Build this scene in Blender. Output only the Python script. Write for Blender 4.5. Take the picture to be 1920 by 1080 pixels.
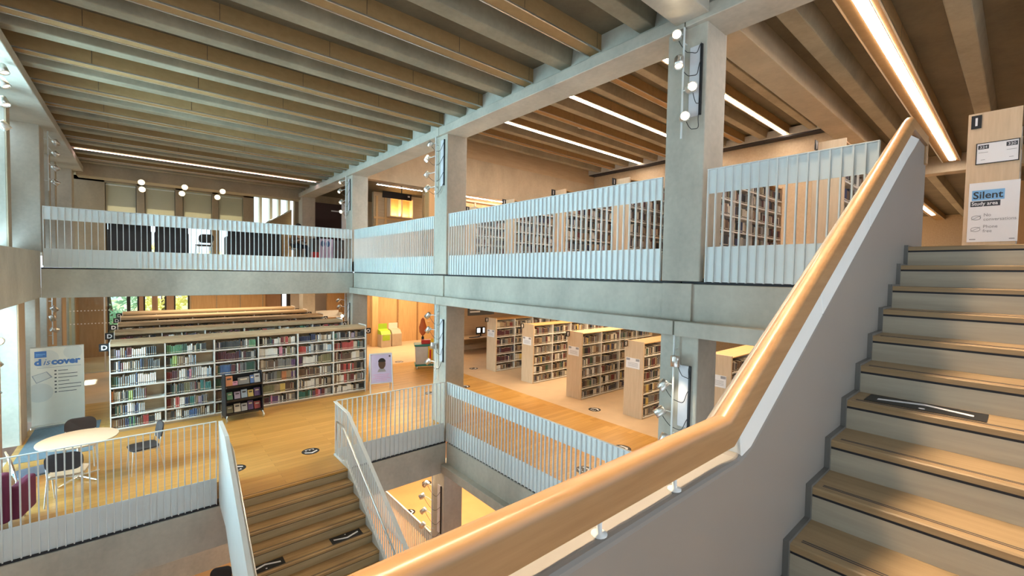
import bpy, bmesh, math, random
from mathutils import Matrix, Vector

# ------------------------------------------------------------------ clear
for o in list(bpy.data.objects):
    bpy.data.objects.remove(o, do_unlink=True)
SC = bpy.context.scene
COL = SC.collection
R_ = math.radians

# ------------------------------------------------------------------ camera
EYE = 3.775            # eye height above the main (first) floor
cam_d = bpy.data.cameras.new('camera')
cam_d.sensor_fit = 'HORIZONTAL'
cam_d.sensor_width = 36.0
cam_d.lens = 36.0 * 814.07 / 1920.0
cam_d.clip_start = 0.05
cam_d.clip_end = 300
cam = bpy.data.objects.new('camera', cam_d)
COL.objects.link(cam)
_p, _y, _r = R_(2.0313), R_(40.4182), R_(1.0408)     # pitch down, yaw, roll
_R0 = Matrix(((1, 0, 0), (0, 0, -1), (0, 1, 0)))
_Y = Matrix(((math.cos(_y), -math.sin(_y), 0), (math.sin(_y), math.cos(_y), 0), (0, 0, 1)))
_P = Matrix(((1, 0, 0), (0, math.cos(_p), -math.sin(_p)), (0, math.sin(_p), math.cos(_p))))
_L = Matrix(((math.cos(_r), -math.sin(_r), 0), (math.sin(_r), math.cos(_r), 0), (0, 0, 1)))
_W = (_L @ _P @ _R0 @ _Y).transposed() @ Matrix(((1, 0, 0), (0, -1, 0), (0, 0, -1)))
_M = _W.to_4x4()
_M.translation = (0, 0, EYE)
cam.matrix_world = _M
SC.camera = cam

# ------------------------------------------------------------------ levels
L2F = 4.061            # upper floor
L0F = -4.06            # lower floor
COLT = 7.13            # underside of the main beams

# ------------------------------------------------------------------ view and world
SC.view_settings.view_transform = 'Standard'
SC.view_settings.look = 'None'
SC.view_settings.exposure = 0.48
SC.view_settings.gamma = 1.0
SC.view_settings.use_curve_mapping = False
wd = bpy.data.worlds.new('world')
SC.world = wd
wd.use_nodes = True
bg = wd.node_tree.nodes['Background']
bg.inputs[0].default_value = (0.78, 0.89, 1.0, 1)
bg.inputs[1].default_value = 1.3

def area(name, loc, size, power, color, direction, spread=180):
    d = bpy.data.lights.new(name, 'AREA')
    d.shape = 'RECTANGLE'
    d.size, d.size_y = size
    d.energy = power
    d.color = color
    d.spread = R_(spread)
    o = bpy.data.objects.new(name, d)
    COL.objects.link(o)
    o.location = loc
    o.rotation_euler = Vector(direction).to_track_quat('-Z', 'Y').to_euler()
    return o

COOL = (0.58, 0.84, 1.0)
WARM = (1.0, 0.76, 0.48)
NEUT = (1.0, 0.9, 0.78)
# daylight through the glazed window side, both storeys
area('window_daylight_upper', (-3.6, 11.0, 6.0), (3.4, 20.0), 2900, COOL, (1, 0, -0.12))
area('window_daylight_middle', (-3.6, 11.0, 1.9), (3.0, 20.0), 1250, COOL, (1, 0, 0))
# added fill light from behind the stair, its source unseen
area('window_daylight_stair', (1.5, -7.5, 5.6), (9.0, 4.5), 85, NEUT, (0.1, 1, -0.05))
# unseen lights added overhead to brighten the middle and lower floors
for _i, (_x, _yy, _w) in enumerate(((11.8, 9.5, 200), (11.5, 4.5, 130), (2.5, 20.6, 150), (9.8, 18.8, 240), (8.3, 10.5, 26), (8.3, 6.0, 22))):
    area('middle_ceiling_lamp_%d' % _i, (_x, _yy, 3.2), (4.5 if _w > 131 or _x == 11.5 else 1.6, 3.5), _w, WARM, (0, 0, -1))
area('stair_ceiling_lamp', (1.9, 1.72, 7.30), (6.2, 0.10), 115, (1.0, 0.74, 0.48), (0, -0.30, -1), 65)
area('lower_ceiling_lamp', (7.5, 12.0, -0.9), (6, 5), 380, WARM, (0, 0, -1))

# low sun outside, on the trees and through the window side
_sd = bpy.data.lights.new('sun', 'SUN'); _sd.energy = 9.0; _sd.color = (1.0, 0.86, 0.66); _sd.angle = R_(1.0)
_so = bpy.data.objects.new('sun', _sd); COL.objects.link(_so)
_so.rotation_euler = Vector((0.10, -0.80, -0.60)).to_track_quat('-Z', 'Y').to_euler()

# ------------------------------------------------------------------ materials
MAT = {}
def _new(name):
    m = bpy.data.materials.new(name)
    m.use_nodes = True
    n = m.node_tree.nodes
    b = n['Principled BSDF']
    MAT[name] = m
    return m, n, m.node_tree.links, b

def plain(name, col, rough=0.5, metal=0.0, var=0.06, scale=6.0, bump=0.0, spec=0.5):
    m, n, l, b = _new(name)
    tc = n.new('ShaderNodeTexCoord')
    nz = n.new('ShaderNodeTexNoise'); nz.inputs['Scale'].default_value = scale; nz.inputs['Detail'].default_value = 3
    l.new(tc.outputs['Object'], nz.inputs['Vector'])
    rp = n.new('ShaderNodeValToRGB')
    rp.color_ramp.elements[0].position = 0.3; rp.color_ramp.elements[1].position = 0.7
    rp.color_ramp.elements[0].color = tuple(c * (1 - var) for c in col) + (1,)
    rp.color_ramp.elements[1].color = tuple(min(1, c * (1 + var)) for c in col) + (1,)
    l.new(nz.outputs['Fac'], rp.inputs['Fac'])
    l.new(rp.outputs['Color'], b.inputs['Base Color'])
    b.inputs['Roughness'].default_value = rough
    b.inputs['Metallic'].default_value = metal
    b.inputs['Specular IOR Level'].default_value = spec
    if bump:
        bp = n.new('ShaderNodeBump'); bp.inputs['Strength'].default_value = bump
        l.new(nz.outputs['Fac'], bp.inputs['Height']); l.new(bp.outputs['Normal'], b.inputs['Normal'])
    return m

def concrete(name, base, stain=0.22, rough=0.62, boards=0.0):
    m, n, l, b = _new(name)
    ge = n.new('ShaderNodeNewGeometry')
    n1 = n.new('ShaderNodeTexNoise'); n1.inputs['Scale'].default_value = 1.1; n1.inputs['Detail'].default_value = 5; n1.inputs['Roughness'].default_value = 0.62
    n2 = n.new('ShaderNodeTexNoise'); n2.inputs['Scale'].default_value = 14; n2.inputs['Detail'].default_value = 4
    mp = n.new('ShaderNodeMapping'); mp.inputs['Scale'].default_value = (1, 1, 0.55)
    l.new(ge.outputs['Position'], mp.inputs['Vector']); l.new(mp.outputs['Vector'], n1.inputs['Vector']); l.new(ge.outputs['Position'], n2.inputs['Vector'])
    mx = n.new('ShaderNodeMath'); mx.operation = 'MULTIPLY_ADD'; mx.inputs[1].default_value = 0.28
    l.new(n2.outputs['Fac'], mx.inputs[0]); l.new(n1.outputs['Fac'], mx.inputs[2])
    rp = n.new('ShaderNodeValToRGB')
    rp.color_ramp.elements[0].position = 0.42; rp.color_ramp.elements[1].position = 0.86
    rp.color_ramp.elements[0].color = tuple(c * (1 - stain) for c in base) + (1,)
    rp.color_ramp.elements[1].color = tuple(min(1, c * (1 + stain * 0.7)) for c in base) + (1,)
    l.new(mx.outputs[0], rp.inputs['Fac'])
    l.new(rp.outputs['Color'], b.inputs['Base Color'])
    b.inputs['Roughness'].default_value = rough
    b.inputs['Specular IOR Level'].default_value = 0.3
    bp = n.new('ShaderNodeBump'); bp.inputs['Strength'].default_value = 0.08; bp.inputs['Distance'].default_value = 0.02
    l.new(n2.outputs['Fac'], bp.inputs['Height']); l.new(bp.outputs['Normal'], b.inputs['Normal'])
    return m

def wood(name, c0, c1, axis=0, rough=0.42, scale=3.0, stretch=14.0, spec=0.4, coat=0.0):
    """straight grained timber, the grain along the given world axis"""
    m, n, l, b = _new(name)
    ge = n.new('ShaderNodeNewGeometry')
    mp = n.new('ShaderNodeMapping')
    s = [scale * stretch] * 3; s[axis] = scale
    mp.inputs['Scale'].default_value = s
    l.new(ge.outputs['Position'], mp.inputs['Vector'])
    nz = n.new('ShaderNodeTexNoise'); nz.inputs['Scale'].default_value = 1.0; nz.inputs['Detail'].default_value = 5; nz.inputs['Roughness'].default_value = 0.6
    l.new(mp.outputs['Vector'], nz.inputs['Vector'])
    rp = n.new('ShaderNodeValToRGB')
    rp.color_ramp.elements[0].position = 0.3; rp.color_ramp.elements[1].position = 0.72
    rp.color_ramp.elements[0].color = c0 + (1,); rp.color_ramp.elements[1].color = c1 + (1,)
    l.new(nz.outputs['Fac'], rp.inputs['Fac']); l.new(rp.outputs['Color'], b.inputs['Base Color'])
    b.inputs['Roughness'].default_value = rough
    b.inputs['Specular IOR Level'].default_value = spec
    b.inputs['Coat Weight'].default_value = coat
    return m

def planks(name, c0, c1, c2, width=0.14, length=1.9, rough=0.32):
    """floor boards running along X"""
    m, n, l, b = _new(name)
    ge = n.new('ShaderNodeNewGeometry')
    br = n.new('ShaderNodeTexBrick')
    br.offset = 0.37; br.offset_frequency = 2
    br.inputs['Color1'].default_value = c0 + (1,); br.inputs['Color2'].default_value = c1 + (1,)
    br.inputs['Mortar'].default_value = tuple(c * 0.55 for c in c0) + (1,)
    br.inputs['Scale'].default_value = 1.0
    br.inputs['Mortar Size'].default_value = 0.0022
    br.inputs['Brick Width'].default_value = length; br.inputs['Row Height'].default_value = width
    l.new(ge.outputs['Position'], br.inputs['Vector'])
    mp = n.new('ShaderNodeMapping'); mp.inputs['Scale'].default_value = (2.0, 40, 40)
    l.new(ge.outputs['Position'], mp.inputs['Vector'])
    nz = n.new('ShaderNodeTexNoise'); nz.inputs['Scale'].default_value = 1; nz.inputs['Detail'].default_value = 4
    l.new(mp.outputs['Vector'], nz.inputs['Vector'])
    mx = n.new('ShaderNodeMix'); mx.data_type = 'RGBA'; mx.blend_type = 'MIX'
    mr = n.new('ShaderNodeMapRange'); mr.inputs[1].default_value = 0.35; mr.inputs[2].default_value = 0.75; mr.inputs[3].default_value = 0.0; mr.inputs[4].default_value = 0.55
    l.new(nz.outputs['Fac'], mr.inputs[0]); l.new(mr.outputs[0], mx.inputs[0])
    l.new(br.outputs['Color'], mx.inputs[6]); mx.inputs[7].default_value = c2 + (1,)
    l.new(mx.outputs[2], b.inputs['Base Color'])
    b.inputs['Roughness'].default_value = rough
    b.inputs['Specular IOR Level'].default_value = 0.4
    return m

def glow(name, col, strength):
    m, n, l, b = _new(name)
    b.inputs['Base Color'].default_value = (0.8, 0.8, 0.8, 1)
    b.inputs['Emission Color'].default_value = col + (1,)
    b.inputs['Emission Strength'].default_value = strength
    return m

def glassy(name, tint=(0.9, 0.97, 0.96), gloss=0.12):
    m = bpy.data.materials.new(name); m.use_nodes = True
    n, l = m.node_tree.nodes, m.node_tree.links
    for x in list(n):
        if x.type == 'BSDF_PRINCIPLED': n.remove(x)
    out = n['Material Output']
    t = n.new('ShaderNodeBsdfTransparent'); t.inputs[0].default_value = tint + (1,)
    g = n.new('ShaderNodeBsdfGlossy'); g.inputs['Roughness'].default_value = 0.03
    fr = n.new('ShaderNodeFresnel'); fr.inputs[0].default_value = 1.45
    mx = n.new('ShaderNodeMixShader')
    l.new(fr.outputs[0], mx.inputs[0]); l.new(t.outputs[0], mx.inputs[1]); l.new(g.outputs[0], mx.inputs[2])
    l.new(mx.outputs[0], out.inputs[0])
    MAT[name] = m
    return m

concrete('concrete', (0.49, 0.465, 0.40))
concrete('concrete_ceiling', (0.15, 0.125, 0.08), 0.25)  # shade between the ribs put into a darker concrete colour
concrete('concrete_rib', (0.32, 0.28, 0.20), 0.25)  # paler than the slab, lit soffits put into the colour
concrete('concrete_tan', (0.45, 0.37, 0.26), 0.18)
wood('acoustic_board', (0.32, 0.195, 0.08), (0.38, 0.24, 0.105), 0, 0.75, 8, 1.5)
planks('oak_floor', (0.58, 0.30, 0.07), (0.74, 0.42, 0.12), (0.46, 0.22, 0.045))
plain('pale_floor', (0.62, 0.45, 0.29), 0.45, var=0.05, scale=2.5)
plain('lower_floor', (0.62, 0.33, 0.13), 0.4, var=0.06, scale=1.5)
plain('grey_floor', (0.32, 0.32, 0.31), 0.5)
wood('oak', (0.29, 0.16, 0.07), (0.38, 0.225, 0.105), 0, 0.36, 2.2, 16, coat=0.15)
wood('tread_oak', (0.25, 0.165, 0.085), (0.36, 0.25, 0.135), 1, 0.42, 1.6, 18)
wood('riser_oak', (0.33, 0.29, 0.225), (0.43, 0.38, 0.295), 1, 0.5, 1.3, 14)
wood('tread_lower', (0.34, 0.20, 0.085), (0.54, 0.35, 0.16), 0, 0.42, 1.6, 18)
wood('riser_lower', (0.42, 0.33, 0.19), (0.54, 0.43, 0.27), 0, 0.5, 1.3, 14)
wood('birch', (0.60, 0.44, 0.285), (0.70, 0.53, 0.36), 2, 0.5, 2.0, 12)
wood('birch_flat', (0.60, 0.44, 0.285), (0.70, 0.53, 0.36), 0, 0.5, 2.0, 12)
wood('tan_board', (0.42, 0.31, 0.19), (0.50, 0.38, 0.24), 0, 0.6, 1.5, 10)
wood('wall_oak', (0.56, 0.34, 0.15), (0.66, 0.42, 0.20), 2, 0.5, 1.6, 10)
wood('fin_timber', (0.38, 0.22, 0.12), (0.48, 0.29, 0.17), 2, 0.5, 1.6, 10)
plain('sheet_steel', (0.72, 0.765, 0.77), 0.42, var=0.02)
plain('white_steel', (0.70, 0.74, 0.74), 0.38, var=0.02)
plain('shelf_white', (0.72, 0.70, 0.66), 0.45, var=0.03)
plain('shelf_back', (0.42, 0.38, 0.32), 0.6, var=0.05)
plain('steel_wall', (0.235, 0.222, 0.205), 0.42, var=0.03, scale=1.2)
plain('shadow_gap', (0.012, 0.012, 0.018), 0.6)
plain('skirting_grey', (0.13, 0.125, 0.115), 0.5)
plain('black_paint', (0.015, 0.015, 0.018), 0.4)
plain('dark_grey', (0.075, 0.075, 0.08), 0.5)
plain('charcoal_fabric', (0.055, 0.05, 0.055), 0.8)
plain('brushed_metal', (0.72, 0.70, 0.66), 0.28, 0.9, var=0.05, scale=20)
plain('grey_plate', (0.66, 0.66, 0.70), 0.4, 0.0)
plain('cable', (0.03, 0.03, 0.035), 0.5)
plain('sign_white', (0.83, 0.82, 0.84), 0.45, var=0.01)
plain('sign_black', (0.012, 0.012, 0.014), 0.45)
plain('ink_blue', (0.07, 0.17, 0.42), 0.5)
plain('sky_blue', (0.22, 0.47, 0.78), 0.5)
plain('ink_grey', (0.33, 0.32, 0.34), 0.5)
plain('ink_dark', (0.04, 0.04, 0.05), 0.5)
plain('banner_cream', (0.70, 0.64, 0.55), 0.5, var=0.02)
plain('banner_tint', (0.60, 0.565, 0.51), 0.5, var=0.02)
plain('lilac', (0.55, 0.50, 0.72), 0.4, var=0.03)
plain('pink_ink', (0.62, 0.36, 0.60), 0.5)
plain('skin_dark', (0.10, 0.055, 0.035), 0.55)
plain('skin', (0.48, 0.28, 0.19), 0.5)
plain('hair', (0.015, 0.012, 0.011), 0.6)
plain('shirt_brown', (0.16, 0.10, 0.07), 0.8)
plain('trousers_dark', (0.02, 0.02, 0.03), 0.8)
plain('rug_blue', (0.16, 0.22, 0.27), 0.85, var=0.1, scale=20)  # blue window light on the boards, put into a colour
plain('teal', (0.02, 0.22, 0.19), 0.4)
plain('cart_grey', (0.55, 0.54, 0.52), 0.5)
plain('yellow', (0.80, 0.50, 0.02), 0.45)
plain('red', (0.55, 0.03, 0.03), 0.45)
plain('orange_cloth', (0.55, 0.12, 0.03), 0.8)
plain('lime', (0.33, 0.50, 0.03), 0.5)
plain('bin_grey', (0.45, 0.36, 0.26), 0.55)
plain('table_top', (0.72, 0.58, 0.42), 0.4, var=0.02)
plain('blue_seat', (0.10, 0.14, 0.21), 0.8)
plain('maroon', (0.13, 0.012, 0.045), 0.8)
plain('beige_seat', (0.50, 0.36, 0.24), 0.5)
plain('door_red', (0.035, 0.008, 0.006), 0.45)
plain('blind', (0.62, 0.58, 0.49), 0.8, var=0.02)
_m = MAT['blind']; _n = _m.node_tree.nodes; _l = _m.node_tree.links
_t = _n.new('ShaderNodeBsdfTranslucent'); _t.inputs[0].default_value = (0.75, 0.69, 0.56, 1)
_x = _n.new('ShaderNodeMixShader'); _x.inputs[0].default_value = 0.45
_l.new(_n['Principled BSDF'].outputs[0], _x.inputs[1]); _l.new(_t.outputs[0], _x.inputs[2]); _l.new(_x.outputs[0], _n['Material Output'].inputs[0])
plain('frame_dark', (0.025, 0.02, 0.02), 0.5)
plain('bark', (0.12, 0.08, 0.05), 0.9)
plain('leaf_yellow', (0.80, 0.70, 0.25), 0.8, var=0.5, scale=3)
plain('leaf_green', (0.28, 0.48, 0.36), 0.8, var=0.5, scale=3)
plain('screen', (0.02, 0.02, 0.022), 0.15)
plain('lawn', (0.25, 0.3, 0.12), 0.9, var=0.2)
glow('led', (1.0, 0.84, 0.72), 30)
glow('led_high', (1.0, 0.84, 0.72), 60)
def translucent(name, col, fac):
    m = MAT[name]; n = m.node_tree.nodes; l = m.node_tree.links
    t = n.new('ShaderNodeBsdfTranslucent'); t.inputs[0].default_value = col + (1,)
    x = n.new('ShaderNodeMixShader'); x.inputs[0].default_value = fac
    l.new(n['Principled BSDF'].outputs[0], x.inputs[1]); l.new(t.outputs[0], x.inputs[2]); l.new(x.outputs[0], n['Material Output'].inputs[0])
translucent('leaf_yellow', (0.95, 0.88, 0.5), 0.6)
translucent('leaf_green', (0.6, 0.78, 0.68), 0.6)
glow('led_pink', (1.0, 0.66, 0.68), 9)
glow('lamp_glow', (1.0, 0.76, 0.42), 22)
glow('lamp_dim', (1.0, 0.80, 0.46), 1.7)
glow('shelf_glow', (1.0, 0.55, 0.16), 2.2)
glow('screen_glow', (0.85, 0.93, 1.0), 1.6)
glow('frost_glow', (0.62, 0.78, 0.9), 0.8)
glassy('glass')

# ------------------------------------------------------------------ mesh helpers
class MB:
    """collects shapes and builds them as one mesh; off is taken off every point"""
    def __init__(s, off=(0, 0, 0)):
        s.v = []; s.f = []; s.m = []; s.sm = []; s.o = Vector(off); s.mi = 0
    def add(s, vs, fs, smooth=False):
        b = len(s.v)
        s.v += [tuple(Vector(p) - s.o) for p in vs]
        for f in fs:
            s.f.append(tuple(b + i for i in f)); s.m.append(s.mi); s.sm.append(smooth)
        return s
    def mat(s, i):
        s.mi = i; return s
    def box(s, x0, x1, y0, y1, z0, z1):
        if x0 > x1: x0, x1 = x1, x0
        if y0 > y1: y0, y1 = y1, y0
        if z0 > z1: z0, z1 = z1, z0
        return s.add([(x0, y0, z0), (x1, y0, z0), (x1, y1, z0), (x0, y1, z0), (x0, y0, z1), (x1, y0, z1), (x1, y1, z1), (x0, y1, z1)],
                     [(0, 3, 2, 1), (4, 5, 6, 7), (0, 1, 5, 4), (1, 2, 6, 5), (2, 3, 7, 6), (3, 0, 4, 7)])
    def prism(s, pts, axis, a, b):
        """closed outline pts (2-D, the two other axes in order) pushed from a to b along axis"""
        n = len(pts)
        def P(q, t):
            q = list(q); q.insert(axis, t); return tuple(q)
        vs = [P(q, a) for q in pts] + [P(q, b) for q in pts]
        fs = [tuple(range(n)), tuple(range(2 * n - 1, n - 1, -1))]
        fs += [(i, i + n, (i + 1) % n + n, (i + 1) % n) for i in range(n)]
        return s.add(vs, fs)
    def tube(s, path, r, n=8, closed=False, cap=True):
        path = [Vector(p) for p in path]; m = len(path); rings = []; up = None
        for i, p in enumerate(path):
            a = path[(i - 1) % m] if (i or closed) else p
            c = path[(i + 1) % m] if (i < m - 1 or closed) else p
            t = (c - a).normalized()
            if up is None:
                up = t.orthogonal().normalized()
            up = (up - t * up.dot(t)).normalized()
            w = t.cross(up)
            rr = r[i] if isinstance(r, (list, tuple)) else r
            rings.append([p + (up * math.cos(k * 2 * math.pi / n) + w * math.sin(k * 2 * math.pi / n)) * rr for k in range(n)])
        vs = [q for ring in rings for q in ring]; fs = []
        for i in range(m if closed else m - 1):
            j = (i + 1) % m
            for k in range(n):
                fs.append((i * n + k, i * n + (k + 1) % n, j * n + (k + 1) % n, j * n + k))
        s.add(vs, fs, True)
        if cap and not closed:
            s.add(rings[0], [tuple(range(n - 1, -1, -1))]); s.add(rings[-1], [tuple(range(n))])
        return s
    def sweep(s, path, prof, side, smooth=True):
        """profile (u sideways, w upwards) carried along path; side = horizontal unit vector across it"""
        path = [Vector(p) for p in path]; side = Vector(side); n = len(prof); rings = []
        for i, p in enumerate(path):
            d0 = (p - path[i - 1]).normalized() if i else (path[1] - p).normalized()
            d1 = (path[i + 1] - p).normalized() if i < len(path) - 1 else d0
            t = (d0 + d1).normalized()
            w = t.cross(side).normalized()
            if w.z < 0: w = -w
            k = 1.0 / max(0.4, math.sqrt((1 + d0.dot(d1)) / 2))
            rings.append([p + side * u + w * (v * k) for u, v in prof])
        vs = [q for ring in rings for q in ring]; fs = []
        for i in range(len(path) - 1):
            for k in range(n):
                fs.append((i * n + k, i * n + (k + 1) % n, (i + 1) * n + (k + 1) % n, (i + 1) * n + k))
        s.add(vs, fs, smooth)
        s.add(rings[0], [tuple(range(n - 1, -1, -1))]); s.add(rings[-1], [tuple(range(n))])
        return s
    def lathe(s, prof, c=(0, 0, 0), n=24, smooth=True):
        c = Vector(c); vs = []; fs = []
        for r, z in prof:
            for k in range(n):
                a = 2 * math.pi * k / n
                vs.append(c + Vector((r * math.cos(a), r * math.sin(a), z)))
        for i in range(len(prof) - 1):
            for k in range(n):
                fs.append((i * n + k, i * n + (k + 1) % n, (i + 1) * n + (k + 1) % n, (i + 1) * n + k))
        s.add(vs, fs, smooth)
        s.add(vs[:n], [tuple(range(n - 1, -1, -1))]); s.add(vs[-n:], [tuple(range(n))])
        return s
    def disc(s, c, rx, ry, z0, z1, n=28):
        return s.prism([(c[0] + rx * math.cos(2 * math.pi * k / n), c[1] + ry * math.sin(2 * math.pi * k / n)) for k in range(n)], 2, z0, z1)
    def data(s, name, mats):
        me = bpy.data.meshes.new(name)
        me.from_pydata(s.v, [], s.f)
        for m in mats: me.materials.append(MAT[m])
        me.polygons.foreach_set('material_index', s.m)
        me.polygons.foreach_set('use_smooth', s.sm)
        me.update()
        bm = bmesh.new(); bm.from_mesh(me)
        bmesh.ops.recalc_face_normals(bm, faces=bm.faces); bm.to_mesh(me); bm.free()
        return me
    def build(s, name, mats, parent=None, bevel=0.0, seg=2, sharp=0):
        if isinstance(mats, str): mats = [mats]
        me = s.data(name, mats)
        if sharp: me.set_sharp_from_angle(angle=R_(sharp))
        return link(name, me, parent, bevel, seg)

def link(name, me, parent=None, bevel=0.0, seg=2, loc=None):
    o = bpy.data.objects.new(name, me); COL.objects.link(o)
    if parent is not None: o.parent = parent
    if loc is not None: o.location = loc
    if bevel:
        md = o.modifiers.new('bevel', 'BEVEL'); md.width = bevel; md.segments = seg; md.limit_method = 'ANGLE'; md.angle_limit = R_(40)
        try: md.harden_normals = False
        except Exception: pass
    return o

def thing(name, label, cat, loc=(0, 0, 0), rz=0.0, group=None):
    o = bpy.data.objects.new(name, None); COL.objects.link(o)
    o.empty_display_size = 0.1
    o.location = loc; o.rotation_euler = (0, 0, rz)
    o['label'] = label; o['category'] = cat
    if group: o['group'] = group
    return o

def tag(o, label, cat, group=None, kind=None):
    o['label'] = label; o['category'] = cat
    if group: o['group'] = group
    if kind: o['kind'] = kind
    return o

def struct(name, mb, mats, bevel=0.0, label=None):
    o = mb.build(name, mats, None, bevel)
    o['kind'] = 'structure'
    if label: o['label'] = label
    return o

def dup(root, loc=None, rz=None, label=None, group=None):
    r = root.copy(); COL.objects.link(r)
    if loc is not None: r.location = loc
    if rz is not None: r.rotation_euler = (0, 0, rz)
    if label: r['label'] = label
    if group: r['group'] = group
    for ch in list(root.children):
        c = ch.copy(); COL.objects.link(c); c.parent = r
        for g in list(ch.children):
            d = g.copy(); COL.objects.link(d); d.parent = c
    return r

def text(name, body, size, mat, parent, loc, rot, depth=0.002, align='LEFT', sx=1.0, bold=0.0, shear=0.0):
    """raised lettering turned into a mesh of its own"""
    cu = bpy.data.curves.new(name, 'FONT')
    cu.body = body; cu.size = size; cu.extrude = depth; cu.align_x = align; cu.offset = bold; cu.shear = shear
    cu.resolution_u = 3
    tmp = bpy.data.objects.new(name, cu); COL.objects.link(tmp)
    bpy.context.view_layer.update()
    me = bpy.data.meshes.new_from_object(tmp.evaluated_get(bpy.context.evaluated_depsgraph_get()))
    bpy.data.objects.remove(tmp, do_unlink=True)
    me.materials.clear(); me.materials.append(MAT[mat])
    o = bpy.data.objects.new(name, me); COL.objects.link(o)
    o.parent = parent; o.location = loc; o.rotation_euler = rot; o.scale = (sx, 1, 1)
    return o

FACE_NY = (R_(90), 0, 0)             # lettering read from -Y
FACE_NX = (R_(90), 0, R_(-90))       # lettering read from -X
FLAT = (0, 0, 0)
ORD = ['first', 'second', 'third', 'fourth', 'fifth', 'sixth', 'seventh', 'eighth', 'ninth', 'tenth', 'eleventh', 'twelfth', 'thirteenth',
       'fourteenth', 'fifteenth', 'sixteenth', 'seventeenth', 'eighteenth', 'nineteenth', 'twentieth', 'twenty-first', 'twenty-second', 'twenty-third',
       'twenty-fourth', 'twenty-fifth', 'twenty-sixth', 'twenty-seventh', 'twenty-eighth', 'twenty-ninth', 'thirtieth', 'thirty-first', 'thirty-second', 'thirty-third', 'thirty-fourth', 'thirty-fifth']

# ------------------------------------------------------------------ the building: floors
# main floor: oak boards round the void, pale floor beyond
f = MB()
f.box(-2.0, 1.0, 9.04, 16.3, -0.30, 0.0)
f.box(2.97, 5.67, 9.04, 16.3, -0.30, 0.0)
f.box(1.0, 2.97, 8.965, 16.3, -0.30, 0.0)
f.box(5.67, 9.05, -4.0, 16.3, -0.30, 0.0)
struct('floor_oak', f, 'oak_floor')
f = MB()
f.box(9.05, 20.0, -4.0, 26.0, -0.30, 0.0)
f.box(-2.0, 9.05, 16.3, 26.0, -0.30, 0.0)
struct('floor_pale', f, 'pale_floor')
# upper floor
f = MB()
f.box(5.67, 36.0, -4.0, 15.9, L2F - 0.32, L2F)
f.box(5.11, 5.67, -1.45, 0.75, L2F - 0.32, L2F)
f.box(-1.82, 36.0, 15.9, 26.0, L2F - 0.32, L2F)
f.box(-1.82, 5.67, 15.20, 15.9, L2F - 0.32, L2F)
struct('floor_upper', f, 'pale_floor')
# lower floor
f = MB()
f.box(-3.0, 20.0, 3.0, 26.0, L0F - 0.2, L0F)
struct('floor_lower', f, 'lower_floor')
f = MB(); f.box(-3.0, 4.6, 13.35, 13.6, L0F, -0.3)
struct('wall_lower', f, 'concrete')

# ------------------------------------------------------------------ edge beams round the voids
def edge_beam_y(name, x, y0, y1, zb, ledge_b, ledge_t, top, ledge=0.15):
    b = MB()
    b.box(x, x + 0.45, y0, y1, ledge_b, top)               # upright face under the railing
    b.box(x - ledge, x + 0.3, y0, y1, ledge_b, ledge_t)    # ledge at its foot
    g = struct(name, b, 'concrete', 0.012)
    s = MB(); s.box(x + 0.03, x + 0.4, y0, y1, top, top + 0.03)
    struct('trim_gap', s, 'shadow_gap')
    return g

cols_y = ((2.75, 3.30), (9.02, 9.60), (15.20, 15.80))
for (ya, yb) in ((-4.0, 3.02), (3.04, 9.29), (9.31, 15.10)):
    edge_beam_y('beam_upper', 5.60, ya, yb, 0, 2.965, 3.165, 3.665)
for (ya, yb) in ((-2.0, 3.02), (3.04, 8.94)):
    edge_beam_y('beam_middle', 5.60, ya, yb, 0, -1.10, -0.895, -0.395)
# far gallery front, along X
b = MB(); b.box(-1.84, 5.60, 15.12, 15.5, 2.965, 3.665); struct('beam_gallery', b, 'concrete', 0.012)
b = MB(); b.box(-1.84, 5.60, 15.15, 15.45, 3.665, 3.695); struct('trim_gap_gallery', b, 'shadow_gap')
# edge of the main floor, along X, either side of the stair
b = MB(); b.box(-2.0, 5.60, 8.95, 9.3, -1.12, -0.40); struct('beam_floor_edge', b, 'concrete', 0.012)
b = MB(); b.box(-2.0, 0.98, 8.975, 9.3, -0.40, -0.372); b.box(2.98, 5.60, 8.975, 9.3, -0.40, -0.372); struct('trim_gap_floor', b, 'shadow_gap')
# window side: spandrel of the upper storey
b = MB(); b.box(-2.3, -1.84, -4.0, 15.12, 2.98, 4.085); struct('beam_window_side', b, 'concrete', 0.012)

# ------------------------------------------------------------------ columns
def column(name, x0, x1, y0, y1, z0, z1, mat='concrete'):
    b = MB(); b.box(x0, x1, y0, y1, z0, z1)
    return struct(name, b, mat, 0.014)
for ya, yb in cols_y:
    column('column_upper', 5.575, 6.14, ya, yb, 3.70, COLT)
    column('column_middle', 5.60, 6.14, ya, yb, -0.39, 2.965)
column('column_middle', 5.60, 6.14, 21.4, 22.0, 0.0, 2.965)
column('column_upper', 5.575, 6.14, 21.4, 22.0, L2F, COLT)
column('column_lower', 5.60, 6.14, 9.02, 9.60, L0F, -1.10)
column('column_lower', 5.60, 6.14, 2.75, 3.30, L0F, -1.10)
for ya, yb in ((9.02, 9.60), (15.20, 15.80), (21.4, 22.0)):
    column('column_window_side', -2.38, -1.83, ya, yb, 4.0 if yb < 15 else L2F, COLT)
    if ya > 10: column('column_window_middle', -2.38, -1.95, ya, yb, 0.0, 2.98)

# pilasters on the beams under the columns
for ya, yb in cols_y[:2]:
    b = MB(); b.box(5.565, 5.7, ya + 0.10, yb - 0.02, 3.165, 3.67); struct('trim_pilaster', b, 'concrete', 0.006)
    b = MB(); b.box(5.58, 5.7, yb - 0.27, yb - 0.255, 3.165, 3.675); struct('trim_joint', b, 'shadow_gap')

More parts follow.
